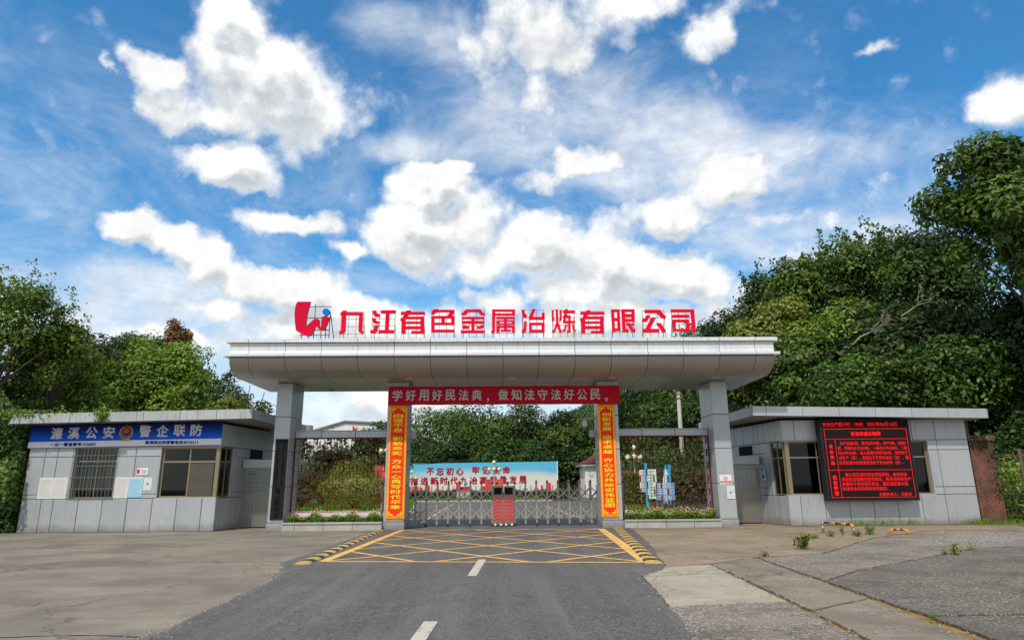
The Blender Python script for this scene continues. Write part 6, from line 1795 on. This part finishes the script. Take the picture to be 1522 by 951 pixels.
# undergrowth on the banks (nobody could count it)
def undergrowth(name, label, n, xr_, yr_, leaf, mat, zamp, seed, cond):
    rng = np.random.default_rng(seed)
    x = rng.uniform(*xr_, n); y = rng.uniform(*yr_, n)
    z = np.array([terrain(a_, b_) for a_, b_ in zip(x, y)])
    k = np.array([cond(a_, b_, c_) for a_, b_, c_ in zip(x, y, z)])
    x, y, z = x[k], y[k], z[k]
    lump = .5 + .5 * np.sin(x * 1.3 + np.cos(y * .9) * 2) * np.cos(y * 1.1 + x * .4)
    z = z + rng.random(len(x)) ** .5 * zamp * (.35 + lump)
    nn = rng.normal(size=(len(x), 3)) * .6 + np.array([-.1, -.5, .8])
    me = leaf_mesh(name, np.stack([x, y, z], axis=1), nn, leaf * rng.uniform(.6, 1.3, len(x)), mat, .55, seed, tint=lump * .7)
    o = link(name, me); tag(o, label, 'undergrowth', kind='stuff')
    return o
undergrowth('undergrowth', 'dense dark undergrowth covering the wooded bank on the right', 90000, (9, 42), (31.5, 62), .30, 'leaf_dark', 2.6, 21, lambda a_, b_, c_: c_ > .25)
undergrowth('undergrowth', 'brighter brambles along the front foot of the right bank', 22000, (18.2, 34), (24.5, 33.5), .19, 'leaf_bright', 1.7, 22, lambda a_, b_, c_: b_ > 26.5 or a_ > 19.2)
undergrowth('ivy', 'ivy and creepers covering the bank left of the left guard house', 60000, (-33, -17.75), (17, 36), .15, 'leaf_mid', 1.5, 23, lambda a_, b_, c_: c_ > .15)
undergrowth('undergrowth', 'undergrowth behind the left guard house', 16000, (-45, -11), (32, 54), .24, 'leaf_mid', 1.6, 24, lambda a_, b_, c_: a_ < -.38 * b_ - .3)
undergrowth('ground_cover', 'far foliage on the slope behind the billboard trees', 20000, (-60, 60), (112, 150), .8, 'leaf_dark', 5.0, 25, lambda a_, b_, c_: not (-52 < a_ < -6 and b_ > 124))
# ivy wall: climbing mass against the left end of the guard house
rng = np.random.default_rng(5)
n = 26000
x = rng.uniform(-21.5, -17.42, n); y = 24.6 + rng.uniform(0, 1, n) * 1.6 + np.maximum(0, (-17.9 - x)) * .3; z = rng.random(n) * (3.9 + 1.6 * np.clip((-17.8 - x) / 2.5, 0, 1)) 
bulge = .45 * np.sin(z * 2.1 + x) + .3 * np.sin(x * 3.3)
y = y - np.abs(bulge) * .8
nn = rng.normal(size=(n, 3)) * .6 + np.array([.3, -1, .5])
kk = ~((x > -17.75) & (z > 3.8)) & ~((x > -18.2) & (z < .8) & (rng.random(n) < .7))
me = leaf_mesh('creeper', np.stack([x, y, z], axis=1)[kk], nn[kk], .13 * rng.uniform(.6, 1.4, kk.sum()), 'leaf_mid', .7, 6, tint=(.5 + .5 * np.sin(z * 2.1 + x * 1.2))[kk] * .8)
ivo = link('creeper', me); tag(ivo, 'leafy creeper climbing up beside the left end of the guard house', 'creeper', kind='stuff')
# creeper trailing over the guard house roof edge
rng = np.random.default_rng(8)
P = []
for (cx_, n, sp_) in ((-17.35, 260, .4), (-16.2, 70, .6), (-14.55, 130, .28), (-15.3, 40, .5)):
    P.append(np.stack([cx_ + rng.normal(size=n) * sp_, 24.18 + rng.normal(size=n) * .08 + .25 * rng.random(n), 4.14 + rng.normal(size=n) * .10 + .02 + .04 * (cx_ + 17)], axis=1))
P.append(np.stack([-14.45 + rng.normal(size=90) * .12, 24.13 + rng.normal(size=90) * .04, rng.uniform(3.85, 4.2, 90)], axis=1))
P = np.concatenate(P)
o = link('creeper', leaf_mesh('creeper', P, rng.normal(size=P.shape) + np.array([0, -.5, .6]), .11 * rng.uniform(.6, 1.3, len(P)), 'leaf_bright', .8, 9))
tag(o, 'bright creeper trailing over the left guard house roof edge', 'creeper', kind='stuff')
# far hill woods
rng = np.random.default_rng(12); n = 60000
x = rng.uniform(-120, 200, n); y = rng.uniform(285, 400, n); z = np.array([hill_z(a_, b_) for a_, b_ in zip(x, y)])
k = z > -1; x, y, z = x[k], y[k], z[k]
lump = np.sin(x * .35 + np.cos(y * .3) * 2) * np.cos(y * .4)
o = link('forest', leaf_mesh('forest', np.stack([x, y, z + 1 + 2.0 * lump + rng.random(len(x)) * 2], axis=1), rng.normal(size=(len(x), 3)) * .6 + np.array([0, -.4, 1]), 2.0 * rng.uniform(.6, 1.3, len(x)), 'leaf_far', .8, 13, tint=lump * .5 + .5))
tag(o, 'far wooded hillside seen above the trees behind the gate', 'forest', kind='stuff')

# lawn
lawn = struct(sheet('lawn', [(-60, 40.5), (-5.15, 40.5), (-6.8, 52), (-8.5, 68.45), (-1.0, 68.45), (5.2, 69), (5.5, 100), (-60, 100)][::1], .06, 'turf', thick=.15))
lawn2 = struct(sheet('lawn', [(6.6, 35.5), (13, 34), (30, 38), (30, 62), (12.5, 62), (9.5, 50)], .06, 'turf', thick=.15))
struct(sheet('footpath', [(-60, 36.4), (-4.75, 36.4), (-5.0, 40.3), (-60, 40.3)], .03, 'kerb', thick=.1))
kb = part_empty('kerb', None); struct(kb); kb.name = 'kerb'
def kerb_run(pts, L_=1.0):
    for i in range(len(pts) - 1):
        p, q = Vector(pts[i]), Vector(pts[i + 1]); n = max(1, round((q - p).length / L_)); d = (q - p).normalized(); nn = Vector((-d.y, d.x)) * .07
        for k in range(n):
            a_, b_ = p.lerp(q, k / n) + d * .006, p.lerp(q, (k + 1) / n) - d * .006
            Q = [a_ - nn, b_ - nn, b_ + nn, a_ + nn]
            MB().hexa([(v_.x, v_.y, -.05) for v_ in Q], [(v_.x, v_.y, .14) for v_ in Q]).obj('kerb_stone', 'kerb', kb)
kerb_run([(-4.70, 31), (-4.75, 36), (-5.05, 40.4), (-6.7, 52), (-8.4, 68.3), (-1.0, 68.35), (5.2, 68.9)], 1.5)
kerb_run([(-20, 40.35), (-5.1, 40.35)], 1.5)
kerb_run([(6.5, 35.4), (9.4, 50), (12.4, 62)], 1.5)
def grass(name, label, n, xr_, yr_, h, seed, z0=.06, cond=None, mat='grass', w=.02):
    rng = np.random.default_rng(seed); x = rng.uniform(*xr_, n); y = rng.uniform(*yr_, n)
    if cond is not None: k = np.array([cond(a_, b_) for a_, b_ in zip(x, y)]); x, y = x[k], y[k]
    hh = h * rng.uniform(.5, 1.4, len(x))
    P = np.stack([x, y, z0 + hh * .45], axis=1); nn = rng.normal(size=P.shape); nn[:, 2] *= .3
    me = leaf_mesh(name, P, nn, hh, mat, .16, seed, droop=0)
    v = np.empty(len(me.vertices) * 3, dtype=np.float32); me.vertices.foreach_get('co', v); v = v.reshape(-1, 4, 3)
    # stand the blades up
    c = v.mean(axis=1, keepdims=True); a_ = rng.uniform(0, 6.28, len(x)); ln = rng.normal(size=(len(x), 2)) * .25 * hh[:, None]
    for i_, (u, s_) in enumerate(((0, 0), (.35, 1), (1, 0), (.35, -1))):
        v[:, i_, 0] = x + np.cos(a_) * s_ * w + ln[:, 0] * u; v[:, i_, 1] = y + np.sin(a_) * s_ * w + ln[:, 1] * u; v[:, i_, 2] = z0 + hh * u
    me.vertices.foreach_set('co', v.ravel()); me.update()
    return tag(link(name, me), label, 'grass', kind='stuff')
grass('grass', 'short lawn grass behind the left lattice screen and gate', 26000, (-30, 4.5), (40.6, 95), .16, 31, cond=lambda a_, b_: a_ < -5.2 - (b_ - 40) * .12 or b_ > 68.6, w=.05)
grass('grass', 'lawn grass around the notice boards behind the right lattice', 9000, (7, 14), (36.5, 58), .14, 32, cond=lambda a_, b_: a_ > 6.9 + max(0, b_ - 38) * .17, w=.04)
grass('weeds', 'grassy weeds along the foot of the right guard house and brick pier', 1500, (15.6, 21.5), (24.0, 24.85), .20, 33, z0=0, cond=lambda a_, b_: random.random() < (.10 + .12 * math.sin(a_ * 5) if a_ < 17 else .8), w=.010)
grass('weeds', 'sparse weeds along the wall base below the red display', 240, (12.2, 15.2), (24.2, 24.75), .25, 34, z0=0, w=.010)

# individual weeds
def weed(x, y, h, r_, n, label, mat='leaf_bright', leaf=.09, name='weed', tall=False):
    h *= .8; r_ *= .58; leaf *= .75; n = int(n * .7)
    rng = np.random.default_rng(int(x * 101 + y * 37)); t = thing(name, label, 'weed', (x, y, 0), 'weeds growing in the pavement joints')
    st = MB(); P = []
    for k in range(max(3, n // 14)):
        a_ = rng.uniform(0, 6.28); rr = r_ * rng.uniform(.2, 1); tp_ = Vector((rr * math.cos(a_), rr * math.sin(a_), h * rng.uniform(.55, 1)))
        st.tube([(0, 0, 0), tuple(tp_ * .5 + Vector((0, 0, h * .1))), tuple(tp_)], [.006, .005, .002], 4)
        for j in range(14): q = rng.uniform(.25, 1); P.append(tuple(tp_ * q + Vector(tuple(rng.normal(size=3) * .045))))
    st.obj('stems', 'leaf_mid', t); P = np.array(P)
    link('leaves', leaf_mesh('leaves', P, rng.normal(size=P.shape) + np.array([0, 0, 1.2]), leaf * rng.uniform(.6, 1.3, len(P)), mat, .6, 2), t)
    return t
g0 = ground_at(1195, 815); weed(g0.x, g0.y, .45, .40, 330, 'biggest leafy weed growing on the pavement left of the striped barrier', leaf=.11)
g0 = ground_at(1253, 796); weed(g0.x, g0.y, .38, .10, 90, 'narrow upright weed beside the right leg of the striped barrier', leaf=.07)
g0 = ground_at(1236, 797); weed(g0.x, g0.y, .18, .16, 110, 'small weed tuft under the striped barrier')
g0 = ground_at(1275, 797); weed(g0.x, g0.y, .22, .26, 170, 'spreading weed just right of the striped barrier', leaf=.07)
g0 = ground_at(1292, 794); weed(g0.x, g0.y, .36, .34, 240, 'bushy weed between the two striped barriers', leaf=.08)
g0 = ground_at(1210, 799); weed(g0.x, g0.y, .07, .5, 170, 'flat strip of weeds left of the striped barrier', leaf=.06)
g0 = ground_at(1420, 824); weed(g0.x, g0.y, .20, .16, 80, 'small weed in the slab joint far right foreground', leaf=.10)
g0 = ground_at(1404, 824); weed(g0.x, g0.y, .12, .12, 60, 'tiny weed in the slab joint next to the far right one', leaf=.08)
g0 = ground_at(1444, 817); weed(g0.x, g0.y, .10, .09, 40, 'tiniest weed at the end of the far right slab joint', leaf=.08)
g0 = ground_at(1136, 826); weed(g0.x, g0.y, .09, .22, 120, 'low weed patch in the joint left of the big weed', leaf=.06)
g0 = ground_at(1508, 776); weed(g0.x, g0.y, .55, .5, 260, 'broad leaved weed at the right edge below the iron fence', leaf=.20)
g0 = ground_at(1393, 922); weed(g0.x, g0.y, .05, .10, 40, 'tiny weed in the nearest slab joint', leaf=.05)
# gravel scatter on broken slab
rng = random.Random(6); mb = MB()
for k in range(520):
    c0 = ground_at(1450 + rng.gauss(0, 36), 799 + rng.gauss(0, 4.5)); s_ = rng.uniform(.012, .038)
    mb.hexa([(c0.x - s_, c0.y - s_ * .8, 0), (c0.x + s_, c0.y - s_, 0), (c0.x + s_ * .8, c0.y + s_, 0), (c0.x - s_, c0.y + s_ * .7, 0)], [(c0.x - s_ * .5, c0.y - s_ * .4, s_ * .7), (c0.x + s_ * .6, c0.y - s_ * .4, s_ * .6), (c0.x + s_ * .4, c0.y + s_ * .5, s_ * .8), (c0.x - s_ * .4, c0.y + s_ * .3, s_ * .7)])
tag(mb.obj('gravel', 'gravel_stone'), 'loose gravel on the broken slab at right below the brick pier', 'gravel', kind='stuff')

# flower beds in the planters
def flower_bed(x0, x1, label, seed):
    rng = np.random.default_rng(seed); n = 5200
    x = rng.uniform(x0 + .05, x1 - .05, n); y = rng.uniform(24.85, 25.45, n)
    hh = .16 + .14 * np.abs(np.sin(x * 2.7 + seed)) + .08 * np.sin(x * 9)
    z = .25 + rng.random(n) * hh
    P = np.stack([x, y, z], axis=1)
    me = leaf_mesh('flower_bed', P, rng.normal(size=P.shape) * .8 + np.array([0, -.3, 1]), .075 * rng.uniform(.6, 1.4, n), 'leaf_bright', .6, seed, tint=np.clip((z - .25) / .3, 0, 1))
    b_ = tag(link('flower_bed', me), label, 'flowers', kind='stuff')
    for mt, m_ in (('petal_pink', 190), ('petal_yellow', 70)):
        mb = MB()
        for _ in range(m_):
            xx = rng.uniform(x0 + .1, x1 - .1) if mt == 'petal_pink' else x0 + (x1 - x0) * rng.beta(3, 2); yy = rng.uniform(24.82, 25.45); zz = .30 + .16 + .12 * abs(math.sin(xx * 2.7 + seed)) + rng.uniform(-.06, .10) + (yy - 24.8) * .10
            r_ = .016 if mt == 'petal_pink' else .014
            nn_ = Vector((rng.normal() * .3, -.7, .7)).normalized(); u = nn_.cross(Vector((1, 0, 0))).normalized(); w_ = nn_.cross(u)
            mb.poly([tuple(Vector((xx, yy, zz)) + (u * math.cos(q * 1.2566) + w_ * math.sin(q * 1.2566)) * r_) for q in range(5)])
        o = mb.obj('blossoms', mt, b_); o['kind'] = 'stuff'
flower_bed(-7.8, -4.3, 'green bed of pink and yellow flowers in the left stone planter', 1)
flower_bed(4.5, 8.0, 'green bed of pink and yellow flowers in the right stone planter', 2)

# loose grit along the road edges and slab joints
rng = random.Random(16); mb = MB()
def grit(c0x, c0y, s_):
    mb.hexa([(c0x - s_, c0y - s_ * .8, .004), (c0x + s_, c0y - s_, .004), (c0x + s_ * .8, c0y + s_, .004), (c0x - s_, c0y + s_ * .7, .004)], [(c0x - s_ * .5, c0y - s_ * .4, .004 + s_ * .8), (c0x + s_ * .6, c0y - s_ * .4, .004 + s_ * .7), (c0x + s_ * .4, c0y + s_ * .5, .004 + s_ * .9), (c0x - s_ * .4, c0y + s_ * .3, .004 + s_ * .8)])
edges = [((-3.6, 5.5), (-3.85, 11.9)), ((-3.85, 11.9), (-4.5, 14.2)), ((2.45, 11.8), (1.9, 6.2)), ((2.45, 11.8), (3.2, 13.2)), ((5.2, 14.4), (4.6, 6.5)), ((4.05, 13.3), (3.6, 6.2)), ((6.2, 12.2), (11.3, 16.2)), ((5.2, 14.5), (7.2, 15.3)), ((7.2, 15.3), (10.8, 19.6)), ((2.2, 8.9), (3.8, 9.15))]
for (p, q) in edges:
    L_ = math.hypot(p[0] - q[0], p[1] - q[1])
    for k in range(int(L_ * 26)):
        u = rng.random(); grit(p[0] + (q[0] - p[0]) * u + rng.gauss(0, .10), p[1] + (q[1] - p[1]) * u + rng.gauss(0, .10), rng.uniform(.004, .016))
for k in range(900):
    c0 = (rng.uniform(2.2, 9), rng.uniform(6.5, 15)) if rng.random() < .7 else (rng.uniform(-9, -3.8), rng.uniform(7, 16)); grit(c0[0], c0[1], rng.uniform(.003, .012))
tag(mb.obj('grit', 'gravel_stone'), 'loose grit scattered along the road edges and slab joints', 'gravel', kind='stuff')
# creepers hanging over the brick pier
rng = np.random.default_rng(44); n = 900
x = 17.75 + rng.random(n) * 1.1; z = 3.2 - np.abs(rng.normal(size=n)) * .30; x = np.where(rng.random(n) < .45, 18.35 + rng.random(n) * .5, x); z = np.where(x > 18.4, 3.25 - rng.random(n) ** 1.6 * 2.4, z)
P = np.stack([x, 24.93 + rng.normal(size=n) * .05 + .15 * rng.random(n), z], axis=1)
tag(link('creeper', leaf_mesh('creeper', P, rng.normal(size=P.shape) + np.array([0, -.8, .5]), .085 * rng.uniform(.6, 1.3, n), 'leaf_dark', .8, 45)), 'small leaved creeper hanging over the top and right edge of the brick pier', 'creeper', kind='stuff')
